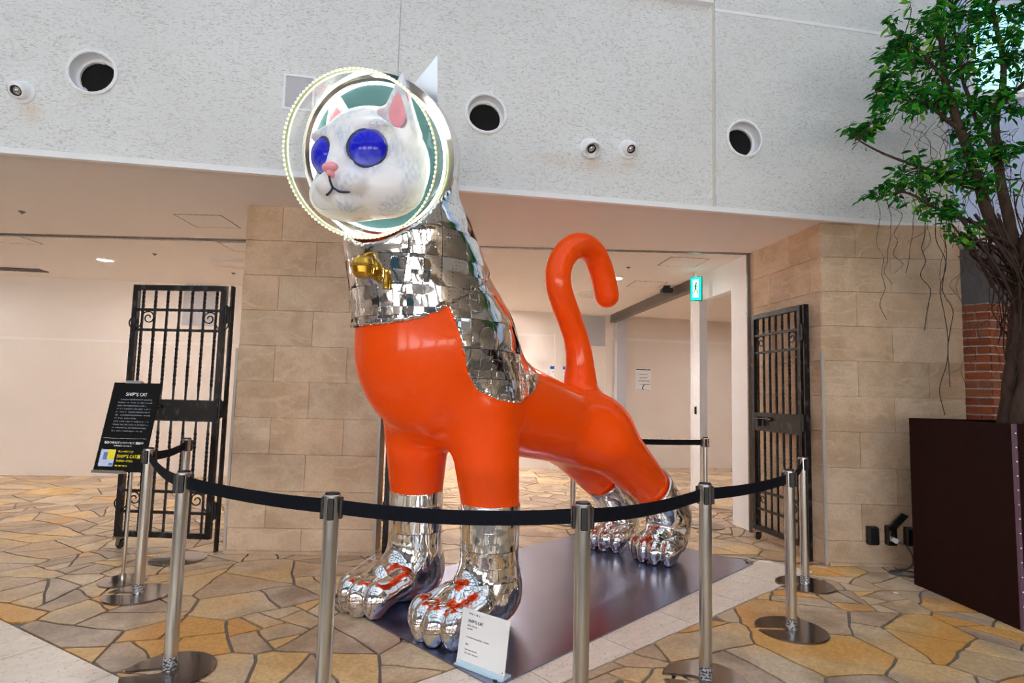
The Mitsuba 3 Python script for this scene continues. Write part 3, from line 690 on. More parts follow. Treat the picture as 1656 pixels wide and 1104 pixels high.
# ear plate on the hood
ear = V([[-.745, 3.42, 3.13], [-.528, 3.53, 3.525], [-.500, 3.47, 2.98]])
def slab3(tri, th):
    n = np.cross(tri[1]-tri[0], tri[2]-tri[0]); n /= np.linalg.norm(n); return trimesh.convex.convex_hull(np.vstack([tri+n*th, tri-n*th]))
put('ear_plate', slab3(ear, .008), 'm_chrome_plain', statue, label='flat pointed steel ear')
# head in the helmet
FN = V([math.cos(math.radians(-113))*.985, math.sin(math.radians(-113))*.985, -.17]); FN /= np.linalg.norm(FN)
FR_ = np.cross(FN, UP); FR_ /= np.linalg.norm(FR_); FU = np.cross(FR_, FN)        # right of the cat, up
HC = REAR_C+HN*.05+V([-.005, 0, -.062]); HS = 1.12
def H(x, y, z): return HC+(FR_*x+FN*y+FU*z)*HS
def hl(P): d = (P-HC)/HS; return np.stack([d@FR_, d@FN, d@FU], 1)
def f_head(P):
    q = hl(P); m = np.stack([np.abs(q[:, 0]), q[:, 1], q[:, 2]], 1)
    d = ell(q, (0, -.03, .02), (.285, .25, .265))
    d = smin(d, ell(m, (.14, .07, -.13), (.165, .16, .125)), .09)
    d = smin(d, ell(q, (0, .02, .12), (.21, .20, .16)), .08)
    d = smin(d, cone(q, (0, .17, .08), (0, .275, -.045), .075, .055), .08)
    d = smin(d, ell(m, (.058, .245, -.115), (.082, .075, .062)), .03)
    d = smin(d, ell(q, (0, .21, -.19), (.075, .07, .055)), .035)
    d = smin(d, ell(m, (.125, .165, .145), (.10, .06, .035)), .04)     # brow
    d = np.maximum(d, -ell(m, (.130, .262, .040), (.088, .055, .086)))
    # ears, hollow in front
    ax = np.clip((m[:, 2]-.17)/.24, 0, 1)
    e = cone(m, (.165, .0, .16), (.205, .0, .42), .118, .012)
    e = np.maximum(e, np.abs(m[:, 1]-.0)-.05*(1-.6*ax))
    d = smin(d, e, .03)
    d = np.maximum(d, -(cone(m, (.172, .06, .20), (.202, .05, .385), .078, .006)))
    return d*HS
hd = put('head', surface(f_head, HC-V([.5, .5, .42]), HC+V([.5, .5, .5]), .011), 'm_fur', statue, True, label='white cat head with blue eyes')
ICO = trimesh.creation.icosphere(subdivisions=4)
def elm(x, y, z, r, rot=0.0, yaw=0.0):
    m = ICO.copy(); m.apply_scale(V(r)*HS)
    m.apply_transform(trimesh.transformations.rotation_matrix(rot, [0, 1, 0])); m.apply_transform(trimesh.transformations.rotation_matrix(yaw, [0, 0, 1]))
    R = np.eye(4); R[:3, 0], R[:3, 1], R[:3, 2], R[:3, 3] = FR_, FN, FU, H(x, y, z); m.apply_transform(R); return m
for s in (1, -1):
    put('eye', elm(s*.130, .205, .038, (.090, .055, .085), s*-.22, s*-.42), 'm_eye_blue', hd, True, label='glossy blue eye')
    ring = trimesh.creation.torus(1, .12, major_sections=48, minor_sections=8); ring.apply_transform(trimesh.transformations.rotation_matrix(PI/2, [1, 0, 0]))
    ring.apply_scale(V([.087, .05, .082])*HS); ring.apply_transform(trimesh.transformations.rotation_matrix(s*-.22, [0, 1, 0])); ring.apply_transform(trimesh.transformations.rotation_matrix(s*-.42, [0, 0, 1]))
    R = np.eye(4); R[:3, 0], R[:3, 1], R[:3, 2], R[:3, 3] = FR_, FN, FU, H(s*.130, .216, .038); ring.apply_transform(R)
    put('eye_rim', ring, 'm_lid', hd, True)
    put('inner_ear', elm(s*.186, .016, .27, (.058, .016, .095), s*.15), 'm_pink', hd, True)
put('nose', cat_(elm(0, .325, -.055, (.042, .028, .024)), elm(0, .322, -.078, (.018, .024, .024))), 'm_pink', hd, True)
mo = cat_(tube(V([H(0, .335, -.095), H(0, .330, -.12), H(0, .316, -.145)]), .006, 6), tube(bez([H(0, .312, -.145), H(.03, .305, -.165), H(.07, .278, -.165), H(.10, .235, -.145)], 6), .006, 6), tube(bez([H(0, .312, -.145), H(-.03, .305, -.165), H(-.07, .278, -.165), H(-.10, .235, -.145)], 6), .006, 6))
put('mouth_line', mo, 'm_lid', hd, True)
# bell on the collar
BL = V([-.815, 3.065, 2.035])
bl = put('bell', lathe([(0, -.062), (.034, -.058), (.056, -.038), (.062, -.007), (.069, -.003), (.069, .009), (.062, .012), (.056, .038), (.034, .056), (0, .060)], 40).apply_translation(BL), 'm_gold', statue, 30, label='round gold bell')
put('bell_cord', tube(bez([BL+V([0, .0, .055]), BL+V([.03, .03, .08]), BL+V([.06, .09, .06])], 6), .012, 8), 'm_gold', bl, True)
put('tassel', cat_(lathe([(0, -.07), (.02, -.07), (.022, -.03), (.012, .0), (.016, .03), (0, .045)], 20).apply_translation(BL+V([.125, .015, -.045]))), 'm_gold', bl, 30)
# metal plate under the statue
pl = bevel_box(1, 1, 1, .0); 
def LQ(s0, s1, t0, t1, z0, z1):
    m = trimesh.creation.box((s1-s0, t1-t0, z1-z0)); R = np.eye(4); R[:3, 0], R[:3, 1], R[:3, 2], R[:3, 3] = CA, np.cross(UP, CA), UP, W((s0+s1)/2, (t0+t1)/2, (z0+z1)/2); m.apply_transform(R); return m
k = thing('base_plate', 'large flat dark metal plate on the paving under the cat statue', 'metal plate')
put('sheet', LQ(-.465, 2.56, -.74, .86, .0015, .008), 'm_plate', k)
for s, t in ((2.52, .82), (2.52, -.70), (-.42, -.70), (-.42, .82)): put('bolt', trimesh.creation.cylinder(.012, .006, sections=16).apply_translation(W(s, t, .0105)), 'm_black', k)

# ------------------------------------------------------------------ lettering
GLYPHS = json.loads(r"""{"'":[18,[[[6,30,5,50,13,50,12,31]]]],"(":[22,[[[5,28,13,51,15,53,19,52,20,49,15,41,12,28,13,6,20,-10,19,-13,16,-14,13,-12,6,5]]]],")":[22,[[[2,-10,7,-1,10,13,9,32,2,49,3,52,7,53,15,36,17,14,15,3,8,-13,5,-14]]]],"/":[25,[[[0,-12,18,50,19,52,25,52,7,-10,6,-12]]]],"2":[36,[[[2,-1,2,5,15,16,23,30,23,37,21,41,12,42,5,37,2,42,12,49,23,48,30,41,31,30,27,20,16,7,33,6,33,-1]]]],"3":[36,[[[1,4,1,7,4,10,12,5,19,5,25,11,25,15,21,20,10,22,10,27,18,28,23,32,23,39,20,42,14,42,6,38,3,41,3,44,13,49,26,47,31,41,31,31,26,25,33,16,31,4,21,-2,12,-2]]]],"4":[36,[[[0,17,19,47,28,48,28,20,35,18,34,12,28,12,28,-1,21,-1,21,12,1,12],[18,33,11,19,21,19,21,34]]]],"8":[36,[[[2,8,3,18,9,25,4,33,5,42,8,46,14,49,27,47,32,39,31,30,27,24,33,17,34,11,32,4,25,-1,14,-2,8,0],[9,15,13,5,19,4,25,7,26,13,20,20,14,21],[13,32,22,27,25,34,24,40,18,43,14,42,12,39]]]],"A":[39,[[[-1,0,15,48,23,48,40,0,32,-1,26,13,11,13,7,-1],[20,36,14,20,25,20]]]],"C":[41,[[[3,31,8,42,17,48,29,49,35,46,38,43,36,38,23,42,14,37,11,29,11,18,14,10,21,5,27,5,37,10,39,4,29,-2,20,-2,11,2,4,12]]]],"H":[47,[[[5,47,13,48,13,28,32,28,33,47,41,48,41,-1,33,0,32,21,13,21,13,-1,5,0]]]],"I":[19,[[[5,47,13,48,13,-1,5,0]]]],"P":[41,[[[5,47,26,48,35,44,38,39,38,28,33,21,25,18,13,18,13,-1,5,0],[13,26,24,25,29,27,30,38,24,41,13,41]]]],"S":[38,[[[2,7,8,11,13,6,22,5,28,10,28,15,25,18,12,23,6,28,4,33,6,43,16,49,24,49,33,45,35,42,32,38,19,42,12,38,12,35,16,30,34,21,36,17,36,8,34,4,24,-2,15,-2,4,3]]]],"T":[38,[[[1,41,1,48,37,48,37,41,23,41,23,-1,15,-1,15,41]]]],"〜":[64,[[[2,20,3,25,15,34,24,34,43,21,51,23,56,30,62,28,61,23,54,16,49,14,37,15,21,27,13,25,8,18]]]],"う":[64,[[[11,24,10,32,29,36,46,34,52,26,51,11,43,2,22,-5,19,2,33,5,40,9,44,14,45,24,38,29,24,28,14,24]],[[17,45,18,51,22,51,47,48,47,42,30,42]]]],"お":[64,[[[43,39,43,42,47,45,59,38,62,34,57,30]],[[6,5,8,15,20,24,20,33,7,34,7,40,20,40,20,52,27,52,27,41,40,43,39,36,26,34,26,26,46,27,52,24,56,18,56,8,54,4,42,-3,33,-3,31,3,44,5,48,8,49,17,42,21,35,21,26,18,27,3,23,-4,12,-2],[14,6,20,4,20,15,14,12]]]],"せ":[64,[[[2,27,2,33,16,34,16,48,23,48,24,35,41,36,41,50,48,50,48,37,60,37,60,31,48,30,47,16,45,13,32,13,32,20,39,19,41,20,41,29,23,27,24,5,53,5,53,-2,26,-3,20,-1,16,5,16,27]]]],"だ":[64,[[[44,45,46,48,50,48,54,38,49,36]],[[56,39,51,48,56,51,62,41]],[[27,4,28,15,34,15,34,7,36,4,57,4,57,-3,38,-4,30,-1]],[[31,29,33,31,54,31,56,30,56,24,32,24]],[[4,33,4,40,19,41,20,51,27,50,26,41,38,42,37,36,24,34,21,19,12,-5,5,-3,5,0,12,14,16,32]]]],"て":[64,[[[5,36,5,44,57,48,57,41,44,40,38,37,33,31,30,22,33,10,40,5,52,3,51,-3,45,-4,35,-1,26,7,23,15,23,23,30,39]]]],"に":[64,[[[25,6,26,18,32,18,32,8,37,6,58,8,59,1,52,-1,35,-1,29,1]],[[28,44,56,44,56,37,28,37]],[[7,28,10,49,18,49,14,29,14,20,20,19,20,14,16,4,16,-3,13,-4,9,-3,8,1]]]],"め":[64,[[[5,19,7,25,14,34,10,45,17,48,19,39,22,38,35,41,37,51,44,50,42,41,50,38,55,33,59,24,59,14,55,5,50,0,36,-5,31,1,46,6,52,15,52,23,48,31,40,34,32,14,35,8,31,4,26,7,18,0,12,0,7,3,5,7],[23,30,28,21,33,35,27,34],[12,20,13,7,16,7,22,11,22,16,16,25]]]],"ら":[64,[[[10,13,14,40,21,39,19,24,32,29,43,29,50,26,55,19,54,6,48,0,36,-4,20,-4,18,3,33,3,45,7,48,12,48,18,45,21,31,22,22,18,17,11]],[[19,47,21,51,24,51,47,46,47,42,46,39,37,40,20,44]]]],"ギ":[64,[[[5,17,27,20,25,31,6,28,5,31,5,35,24,38,22,49,29,50,31,39,35,39,47,41,44,51,51,51,51,54,54,55,57,54,61,44,56,43,51,50,54,44,51,41,52,35,33,32,35,21,53,25,56,25,57,23,56,17,36,14,40,-2,39,-5,32,-5,29,13,6,9]]]],"ケ":[64,[[[3,22,15,36,20,52,27,50,24,39,60,38,59,32,42,31,41,19,36,8,24,-4,21,-4,16,1,21,3,31,14,35,32,20,32,10,18]]]],"ジ":[64,[[[50,47,50,50,55,51,60,44,61,39,56,38]],[[8,1,10,4,15,4,30,10,39,16,54,34,57,32,59,28,57,24,48,14,36,5,14,-4,11,-4]],[[41,45,44,48,47,48,53,37,47,35]],[[15,43,16,47,20,49,32,41,33,37,31,34,28,34]],[[5,28,6,32,11,34,24,26,24,24,21,20,18,20]]]],"ノ":[64,[[[8,2,8,4,17,7,32,19,41,35,44,48,51,47,52,43,48,32,39,16,28,5,14,-3]]]],"ベ":[64,[[[3,15,3,18,19,36,24,40,28,40,39,31,61,5,55,0,26,32,9,11]],[[48,44,50,47,54,47,60,36,54,34]],[[46,30,40,43,45,44,51,35,51,32]]]],"ャ":[64,[[[11,18,9,25,21,27,18,38,23,40,26,39,28,29,49,33,54,33,56,31,56,28,43,11,39,11,36,14,45,25,31,23,32,13,38,-4,33,-7,30,-6,24,20]]]],"ヤ":[64,[[[5,27,3,34,18,36,15,50,21,52,23,51,26,38,54,44,59,41,57,34,43,17,36,21,45,29,48,35,28,31,37,0,36,-3,32,-4,29,-4,21,29]]]],"ラ":[64,[[[8,26,8,33,54,33,57,31,54,20,48,10,36,0,26,-4,22,-4,18,2,27,4,39,11,45,18,47,26]],[[14,48,52,48,53,42,14,41]]]],"リ":[64,[[[22,1,36,8,41,14,43,23,43,49,50,49,50,19,47,10,39,1,32,-3,27,-4]],[[13,48,21,48,21,16,13,16]]]],"ン":[64,[[[11,-2,8,5,25,9,39,17,50,28,55,38,57,38,60,30,53,20,42,10,28,2,15,-2]],[[10,42,14,48,16,48,32,33,26,29]]]],"ー":[64,[[[6,28,58,28,58,20,6,20]]]],"中":[64,[[[5,43,28,43,29,55,35,55,35,43,58,43,59,11,52,11,51,14,35,14,35,-7,29,-7,28,14,13,14,11,10,5,11],[35,22,52,21,52,36,35,36],[28,35,12,36,12,21,28,21]]]],"催":[64,[[[1,25,14,54,20,53,16,41,17,19,25,33,25,36,22,36,23,52,29,51,30,42,38,42,38,55,44,55,45,42,53,42,53,52,59,52,59,36,45,36,45,34,47,29,61,29,61,23,47,22,47,20,60,19,59,14,47,13,48,11,59,11,60,6,47,5,47,3,62,2,62,-4,30,-4,29,-7,23,-7,23,13,22,14,20,11,16,13,16,-6,9,-7,9,24,4,21],[29,3,39,2,40,4,30,5],[29,21,39,20,40,22,30,23],[30,14,30,11,40,12,39,14],[31,30,39,29,40,30,38,36,33,36]]]],"展":[64,[[[1,-4,5,4,8,20,8,52,58,52,58,35,49,35,48,31,59,30,59,24,48,24,48,20,62,18,62,13,58,13,58,10,50,4,62,-1,59,-7,49,-4,41,2,39,-2,19,-7,17,-1,20,2,19,13,13,12,13,7,7,-7],[15,42,50,41,51,45,16,46],[43,13,45,9,50,12],[31,20,42,19,42,24,31,24],[31,31,42,30,42,35,31,35],[27,3,38,4,34,13,27,13],[16,24,15,19,25,20,24,24],[15,31,25,30,25,34,15,35]]]],"急":[64,[[[2,36,16,48,20,55,26,54,26,50,45,49,46,46,43,40,53,40,53,15,33,15,40,6,40,3,37,0,42,0,44,7,50,6,48,12,55,13,62,-2,56,-4,51,5,49,-3,45,-6,18,-5,16,-3,16,12,23,11,24,0,34,0,35,2,26,11,26,15,9,15,9,21,46,21,47,23,12,24,11,30,46,30,47,34,11,34,6,32],[18,41,33,40,35,43,21,44]],[[2,-3,9,12,14,10,13,4,8,-4]]]],"水":[64,[[[21,-7,19,0,29,1,29,55,35,55,36,37,39,30,44,32,51,42,58,39,44,23,53,12,62,7,63,4,60,0,57,0,43,12,37,21,35,-4,30,-7]],[[2,3,15,19,19,30,18,31,4,31,4,38,27,37,23,20,17,9,7,-1]]]],"火":[64,[[[2,-2,13,4,22,13,28,33,28,53,35,54,35,27,37,20,48,6,62,1,62,-2,57,-6,46,-1,37,7,32,16,24,4,15,-3,6,-6]],[[44,24,52,41,59,40,50,20,45,21]],[[4,22,11,34,12,41,18,41,18,33,13,22,11,20]]]],"知":[64,[[[1,32,7,44,9,55,16,53,14,46,32,46,32,40,22,40,23,29,34,29,34,49,59,49,59,-4,52,-4,51,0,42,0,40,-5,34,-5,34,2,29,-1,19,10,13,-1,5,-7,1,-2,12,10,14,21,2,22,2,28,4,30],[41,8,52,7,52,42,41,42],[21,19,32,6,34,6,34,22,22,22],[7,30,15,29,15,40,11,39]]]],"開":[64,[[[34,52,60,51,60,-1,57,-6,45,-6,44,0,53,1,53,27,34,28],[40,44,52,43,53,45,41,46],[41,37,41,34,53,35,52,38]],[[14,-3,21,6,21,9,14,9,14,15,22,16,22,20,15,20,15,26,49,26,49,20,42,19,42,15,50,15,50,9,42,9,41,-6,35,-5,34,9,28,9,25,-1,19,-7],[29,20,28,15,35,15,35,20]],[[5,52,30,52,30,29,11,28,11,-7,5,-7],[12,46,12,43,23,44,22,46],[12,37,12,34,23,35,22,38]]]],"阪":[64,[[[21,-4,27,15,27,50,57,54,60,48,34,45,34,37,60,35,56,18,51,8,63,-3,57,-7,46,2,34,-7,32,-7,29,-3,27,-7,24,-7],[41,30,45,15,47,15,52,30],[31,1,36,2,41,8,35,23]],[[4,52,23,52,25,50,19,34,19,31,24,25,25,16,20,9,10,9,10,-7,4,-6],[11,16,16,15,18,17,18,23,12,31,16,46,10,44]]]]}""")
def lettering(text, h, depth=.0012):
    """flat lettering, reading along +x from the origin, characters h tall"""
    k = h/56.0; x = 0; out = []
    for c in text:
        if c == ' ': x += 18; continue
        adv, ps = GLYPHS[c]
        for rings in ps:
            R = [V(r, float).reshape(-1, 2)*k + [x*k, 0] for r in rings]
            P = Polygon(R[0], R[1:]).buffer(0)
            for g in getattr(P, 'geoms', [P]):
                if g.area > 0: out.append(extrude(g, depth))
        x += adv
    m = cat_(*out); return m, x*k
def dashes(w, h, seed, depth=.0012, fill=.86):
    """a line of small print too fine to read: uneven little strokes"""
    r = np.random.default_rng(seed); out = []; x = 0
    while x < w:
        a = r.uniform(.5, .95)*h; hh = h*r.uniform(.55, 1.0)
        if r.random() < fill: out.append(trimesh.creation.box((a*.8, hh, depth)).apply_translation((x+a/2, h/2+r.uniform(-.1, .1)*h, depth/2)))
        x += a
    return cat_(*out)
class Panel:
    """places flat things on a board: origin at the board's centre, e right, u up, n out of the face"""
    def __init__(s, c, e, u): s.c, s.e, s.u = V(c, float), V(e, float), V(u, float); s.n = np.cross(s.e, s.u)
    def at(s, m, x, y, z=0.0):
        R = np.eye(4); R[:3, 0], R[:3, 1], R[:3, 2], R[:3, 3] = s.e, s.u, s.n, s.c+s.e*x+s.u*y+s.n*z
        m = m.copy(); m.apply_transform(R); return m
    def box(s, x, y, w, h, z0, z1): return s.at(trimesh.creation.box((w, h, z1-z0)), x, y, (z0+z1)/2)

# ------------------------------------------------------------------ belt barrier
PH = .95
POSTS = [((-2.60, 4.69), None, 'steel barrier post standing farthest back at the left gate'),
         ((-2.405, 3.895), None, 'steel barrier post right beside the black sign board'),
         ((-1.605, 2.89), None, 'steel barrier post in the left foreground with the whole base showing'),
         ((-.715, 2.385), None, 'steel barrier post left of the cat front paws, its foot cut off by the frame'),
         ((.297, 2.32), None, 'steel barrier post right of the white caption card, its foot cut off by the frame'),
         ((.985, 2.93), None, 'steel barrier post in front of the metal plate right corner, base at the lower edge'),
         ((1.72, 3.58), None, 'steel barrier post on the right whose slotted base stands on yellow flagstones'),
         ((2.24, 4.44), None, 'steel barrier post at the far right in front of the right gate'),
         ((2.14, 6.36), None, 'thin looking steel barrier post deep in the hall beside the round white post'),
         ((.70, 6.36), None, 'steel barrier post deep in the hall half hidden by the cat hind leg')]
def base_disc():
    d = shapely.Point(0, 0).buffer(.205, 32).difference(sbox(-.3, -.024, -.055, .024).union(shapely.Point(-.055, 0).buffer(.024)))
    d = d.buffer(-.006).buffer(.006)
    lo_ = extrude(d, .006); hi_ = extrude(d.buffer(-.006), .004); hi_.apply_translation((0, 0, .006)); return cat_(lo_, hi_)
P_BASE = mikit.ply(base_disc())
P_POLE = mikit.ply(lathe([(0, .01), (.031, .01), (.031, PH-.10), (0, PH-.10)], 32), smooth=40)
P_STICK = mikit.ply(lathe([(.0315, .012), (.0318, .012), (.0318, .075), (.0315, .075), (.0315, .012)], 32), smooth=40)
P_HEAD = mikit.ply(lathe([(0, PH-.10), (.0345, PH-.10), (.0345, PH-.008), (.031, PH-.004), (0, PH-.004)], 32), smooth=40)
P_CAP = mikit.ply(lathe([(0, PH-.004), (.030, PH-.004), (.028, PH+.002), (0, PH+.003)], 28), smooth=40)
P_CLIP = mikit.ply(bevel_box(.014, .026, .085, .003).apply_translation((.037, 0, PH-.058)))
P_RIB = mikit.ply(bevel_box(.008, .03, .012, .002).apply_translation((.036, 0, PH-.105)))
SLOT = [200, 185, 196, 190, 180, 172, 176, 186, 180, 180]
for i, ((x, y), _, lab) in enumerate(POSTS):
    k = thing('barrier_post', lab, 'barrier post', 'belt barrier posts around the statue')
    tw = T().translate([x, y, 0]); a = SLOT[i]
    put('base', P_BASE, 'm_steel_base', k, to_world=tw.rotate([0, 0, 1], a-180))
    put('pole', P_POLE, 'm_steel', k, to_world=tw)
    put('sticker', P_STICK, 'm_sticker', k, to_world=tw, label='speckled silver sticker')
    h = put('belt_head', P_HEAD, 'm_steel', k, to_world=tw)
    put('cap', P_CAP, 'm_black', k, to_world=tw)
    for r in (0, 90, 180, 270):
        put('clip', P_CLIP, 'm_black', h, to_world=tw.rotate([0, 0, 1], r+a)); 
LINKS = [(0, 1, .02), (1, 2, .03), (2, 3, .012), (3, 4, .022), (4, 5, .02), (5, 6, .015), (6, 7, .02), (8, 9, .01)]
def belt(P, Q, sag, n=22):
    P, Q = V([*P, PH-.055]), V([*Q, PH-.055]); e, nn, u, L = frame_along(P, Q); v = []; w, t = .029, .001
    for i in range(n+1):
        f = i/n; d = .036+(L-.083)*f; c = P+e*d-UP*sag*4*f*(1-f)
        v += [c+UP*w+nn*t, c+UP*w-nn*t, c-UP*w-nn*t, c-UP*w+nn*t]
    v = V(v); F = []
    for i in range(n):
        for j in range(4): F.append([4*i+j, 4*i+(j+1) % 4, 4*i+4+(j+1) % 4, 4*i+4+j])
    F += [[0, 3, 2, 1], [4*n, 4*n+1, 4*n+2, 4*n+3]]; F = V(F)
    m = trimesh.Trimesh(v, np.vstack([F[:, [0, 1, 2]], F[:, [0, 2, 3]]]), process=False)
    if m.volume < 0: m.invert()
    return m
for a, b, sag in LINKS:
    pk = 'barrier_post' if a == 0 else f'barrier_post_{a:03d}'
    put('belt', belt(POSTS[a][0], POSTS[b][0], sag), 'm_belt', pk, 40, label='dark navy belt')

# ------------------------------------------------------------------ wrought iron gates
def twisted(z0, z1, s, zones, step=.012):
    z = [z0]
    while z[-1] < z1: 
        tw = any(a <= z[-1] < b for a, b in zones); z.append(min(z[-1]+(step if tw else .08), z1))
        for a, b in zones:
            for q in (a, b):
                if z[-2] < q < z[-1]: z[-1] = q
    ang = 0; v = []
    for i, q in enumerate(z):
        if i and any(a < q <= b for a, b in zones): ang += (q-z[i-1])/.075*PI
        big = 1.22 if any(a <= q <= b for a, b in zones) else 1.0
        for j in range(4): v.append([s*big*math.cos(ang+PI/4+j*PI/2), s*big*math.sin(ang+PI/4+j*PI/2), q])
    n = len(z); F = []
    for i in range(n-1):
        for j in range(4): F.append([4*i+j, 4*i+(j+1) % 4, 4*i+4+(j+1) % 4, 4*i+4+j])
    F += [[3, 2, 1, 0], [4*n-4, 4*n-3, 4*n-2, 4*n-1]]; F = V(F)
    return trimesh.Trimesh(v, np.vstack([F[:, [0, 1, 2]], F[:, [0, 2, 3]]]), process=False)
def spiral(flip):
    a = np.linspace(0, 3.1*PI, 40); r = .012+.0042*a
    up = np.c_[r*np.cos(a)*flip, 0*a, r*np.sin(a)]
    end = up[-1]; lowr = -up[::-1]+2*end
    return np.vstack([up, lowr[1:]])
BAR = mikit.ply(twisted(.12, 2.20, .0105, [(.56, .98), (1.36, 1.80), (2.06, 2.18)]))
LEAFW = .83
def gate(lab, caster, hinge, post=True, wide=LEAFW):
    P, Q = V([*caster, 0.0]), V([*hinge, 0.0]); e, n, u, L = frame_along(P, Q); w = L
    k = thing('iron_gate', lab, 'gate', 'black wrought iron gates folded open')
    ob = lambda a, b, c: obox(P, e, n, u, a, b, c)
    fr = put('frame', cat_(ob((0, .045), (-.02, .02), (.10, 2.235)), ob((w-.045, w), (-.02, .02), (.10, 2.235)), ob((.045, w-.045), (-.02, .02), (2.19, 2.235)), ob((.045, w-.045), (-.02, .02), (.10, .145))), 'm_iron', k)
    for z in (2.02, 1.845, .478, .306): put('rail', ob((.045, w-.045), (-.011, .011), (z-.011, z+.011)), 'm_iron', k)
    lp = put('lock_plate', ob((.045, w-.045), (-.018, .018), (1.07, 1.25)), 'm_iron', k)
    put('bolt', cat_(tube(V([P+e*.06-n*.035+u*1.19, P+e*.34-n*.035+u*1.19]), .009, 10), ob((.10, .13), (-.045, -.018), (1.17, 1.21)), ob((.27, .30), (-.045, -.018), (1.17, 1.21)), ob((.17, .185), (-.075, -.03), (1.12, 1.19))), 'm_iron', lp)
    for i in range(7):
        x = .085+(w-.17)*i/6; c = P+e*x
        put('twisted_bar', BAR, 'm_iron', k, to_world=T().translate(c.tolist()))
    for x, fl_ in ((.045, 1), (w-.045, -1)):
        for z in (1.93, .392):
            s = spiral(fl_); s = s-s.mean(0); sc = .15/(s[:, 2].max()-s[:, 2].min()); s = s*sc
            x0 = x+fl_*(.035)
            pts_ = P+e*(x0+s[:, :1])+n*(s[:, 1:2])+u*(z+s[:, 2:3])
            put('scroll', tube(pts_, .0055, 6), 'm_iron', k, True)
    wh = put('caster', cat_(ob((.0, .10), (-.03, .03), (.088, .10)), ob((.035, .065), (-.035, -.027), (.03, .09)), ob((.035, .065), (.027, .035), (.03, .09))), 'm_steel_base', k)
    put('wheel', orient(lathe([(0, -.017), (.03, -.017), (.036, -.01), (.036, .01), (.03, .017), (0, .017)], 24), P+e*.05+u*.0365, n), 'm_rubber', wh, 40)
    if post:
        hp = put('hinge_post', ob((w+.045, w+.06), (-.025, .025), (.0, 2.235)), 'm_iron', k)
        for z in (1.985, 1.18, .34):
            put('hinge', cat_(ob((w-.01, w+.05), (-.035, -.02), (z-.07, z+.07)), tube(V([P+e*(w+.018)-n*.03+u*(z-.08), P+e*(w+.018)-n*.03+u*(z+.08)]), .014, 12)), 'm_iron', k)
    return k
gate('black wrought iron gate with twisted bars open behind the black sign board', (-3.30, 4.965), (-2.475, 4.925))
gate('black wrought iron gate with twisted bars folded against the right stone return', (2.475, 5.88), (2.60, 5.13))
gate('black wrought iron gate seen edge on behind the cat left front leg', (-1.055, 5.86), (-1.035, 5.06))

# ------------------------------------------------------------------ sign board
k = thing('sign_stand', 'tilted black sign board on a thin chrome stand before the left gate', 'sign')
SX, SY = -2.672, 4.14
put('base', orient(lathe([(0, 0), (.148, 0), (.15, .006), (.145, .010), (.03, .012), (0, .012)], 48), (SX, SY, 0), UP), 'm_steel_base', k, 40)
put('pole', cat_(trimesh.creation.cylinder(.011, 1.0, sections=20).apply_translation((SX, SY, .51)), trimesh.creation.cylinder(.02, .05, sections=20).apply_translation((SX, SY, .035))), 'm_steel', k, 40)
yaw, tilt = -.0904, .2078
se = V([math.cos(yaw), math.sin(yaw), 0]); sn = V([math.sin(yaw), -math.cos(yaw), 0]); su = UP*math.cos(tilt)-sn*math.sin(tilt)
sp = Panel((-2.667, 4.061, 1.077), se, su); sw, sh = .36, .62
put('board', sp.at(bevel_box(sw, sh, .012, .002), 0, 0), 'm_sign_black', k)
put('back_plate', sp.box(0, -.05, .10, .35, -.03, -.006), 'm_steel_base', k)
put('clip', sp.box(-.03, sh/2+.004, .115, .02, -.012, .014), 'm_steel', k); put('clip', sp.box(-.06, -sh/2-.004, .235, .02, -.012, .022), 'm_steel', k)
m, w = lettering("SHIP'S CAT", .027); put('title_lettering', sp.at(m, .01-w/2, .215, .0062), 'm_white_ink', k, label="white title reading SHIP'S CAT")
ln = [dashes(.255 if i not in (2, 6, 10) else (.22, .17, .23)[(2, 6, 10).index(i)], .0105, 40+i) for i in range(11)]
put('body_print', cat_(*[sp.at(m, -.115-.004*i*0, .183-i*.0222, .0062) for i, m in enumerate(ln)]), 'm_print_dim', k, kind='stuff', label='eleven lines of small white print')
put('rule', sp.box(-.004, -.085, .315, .0016, .006, .0072), 'm_white_ink', k)
m, w = lettering('阪急うめだギャラリーにて 開催中', .0165); put('gallery_lettering', sp.at(m, -w/2, -.122, .0062), 'm_white_ink', k)
put('small_print', sp.at(dashes(.13, .007, 77), -.07, -.140, .0062), 'm_white_ink', k)
ps = put('poster_picture', sp.box(-.098, -.220, .108, .115, .006, .0072), 'm_poster_pale', k, label='small pale blue picture')
put('colour_block', sp.box(-.072, -.196, .052, .066, .0072, .0082), 'm_yellow_ink', ps); put('colour_block', sp.box(-.112, -.208, .03, .05, .0072, .0082), 'm_poster_blue', ps)
put('colour_block', sp.box(-.062, -.262, .03, .018, .0072, .0082), 'm_poster_blue', ps)
m, w = lettering('ヤノベケンジ', .0165); put('name_lettering', sp.at(m, -.028, -.182, .0062), 'm_yellow_ink', k)
m, w = lettering("SHIP'S CAT展", .0245); put('show_lettering', sp.at(m, -.030, -.217, .0062), 'm_yellow_ink', k, label="yellow lettering reading SHIP'S CAT")
m, w = lettering('3/28(水)〜4/3(火)', .0135); put('date_lettering', sp.at(m, -.028, -.243, .0062), 'm_yellow_ink', k)
put('small_print', sp.at(dashes(.082, .009, 78), -.028, -.275, .0062), 'm_yellow_ink', k)

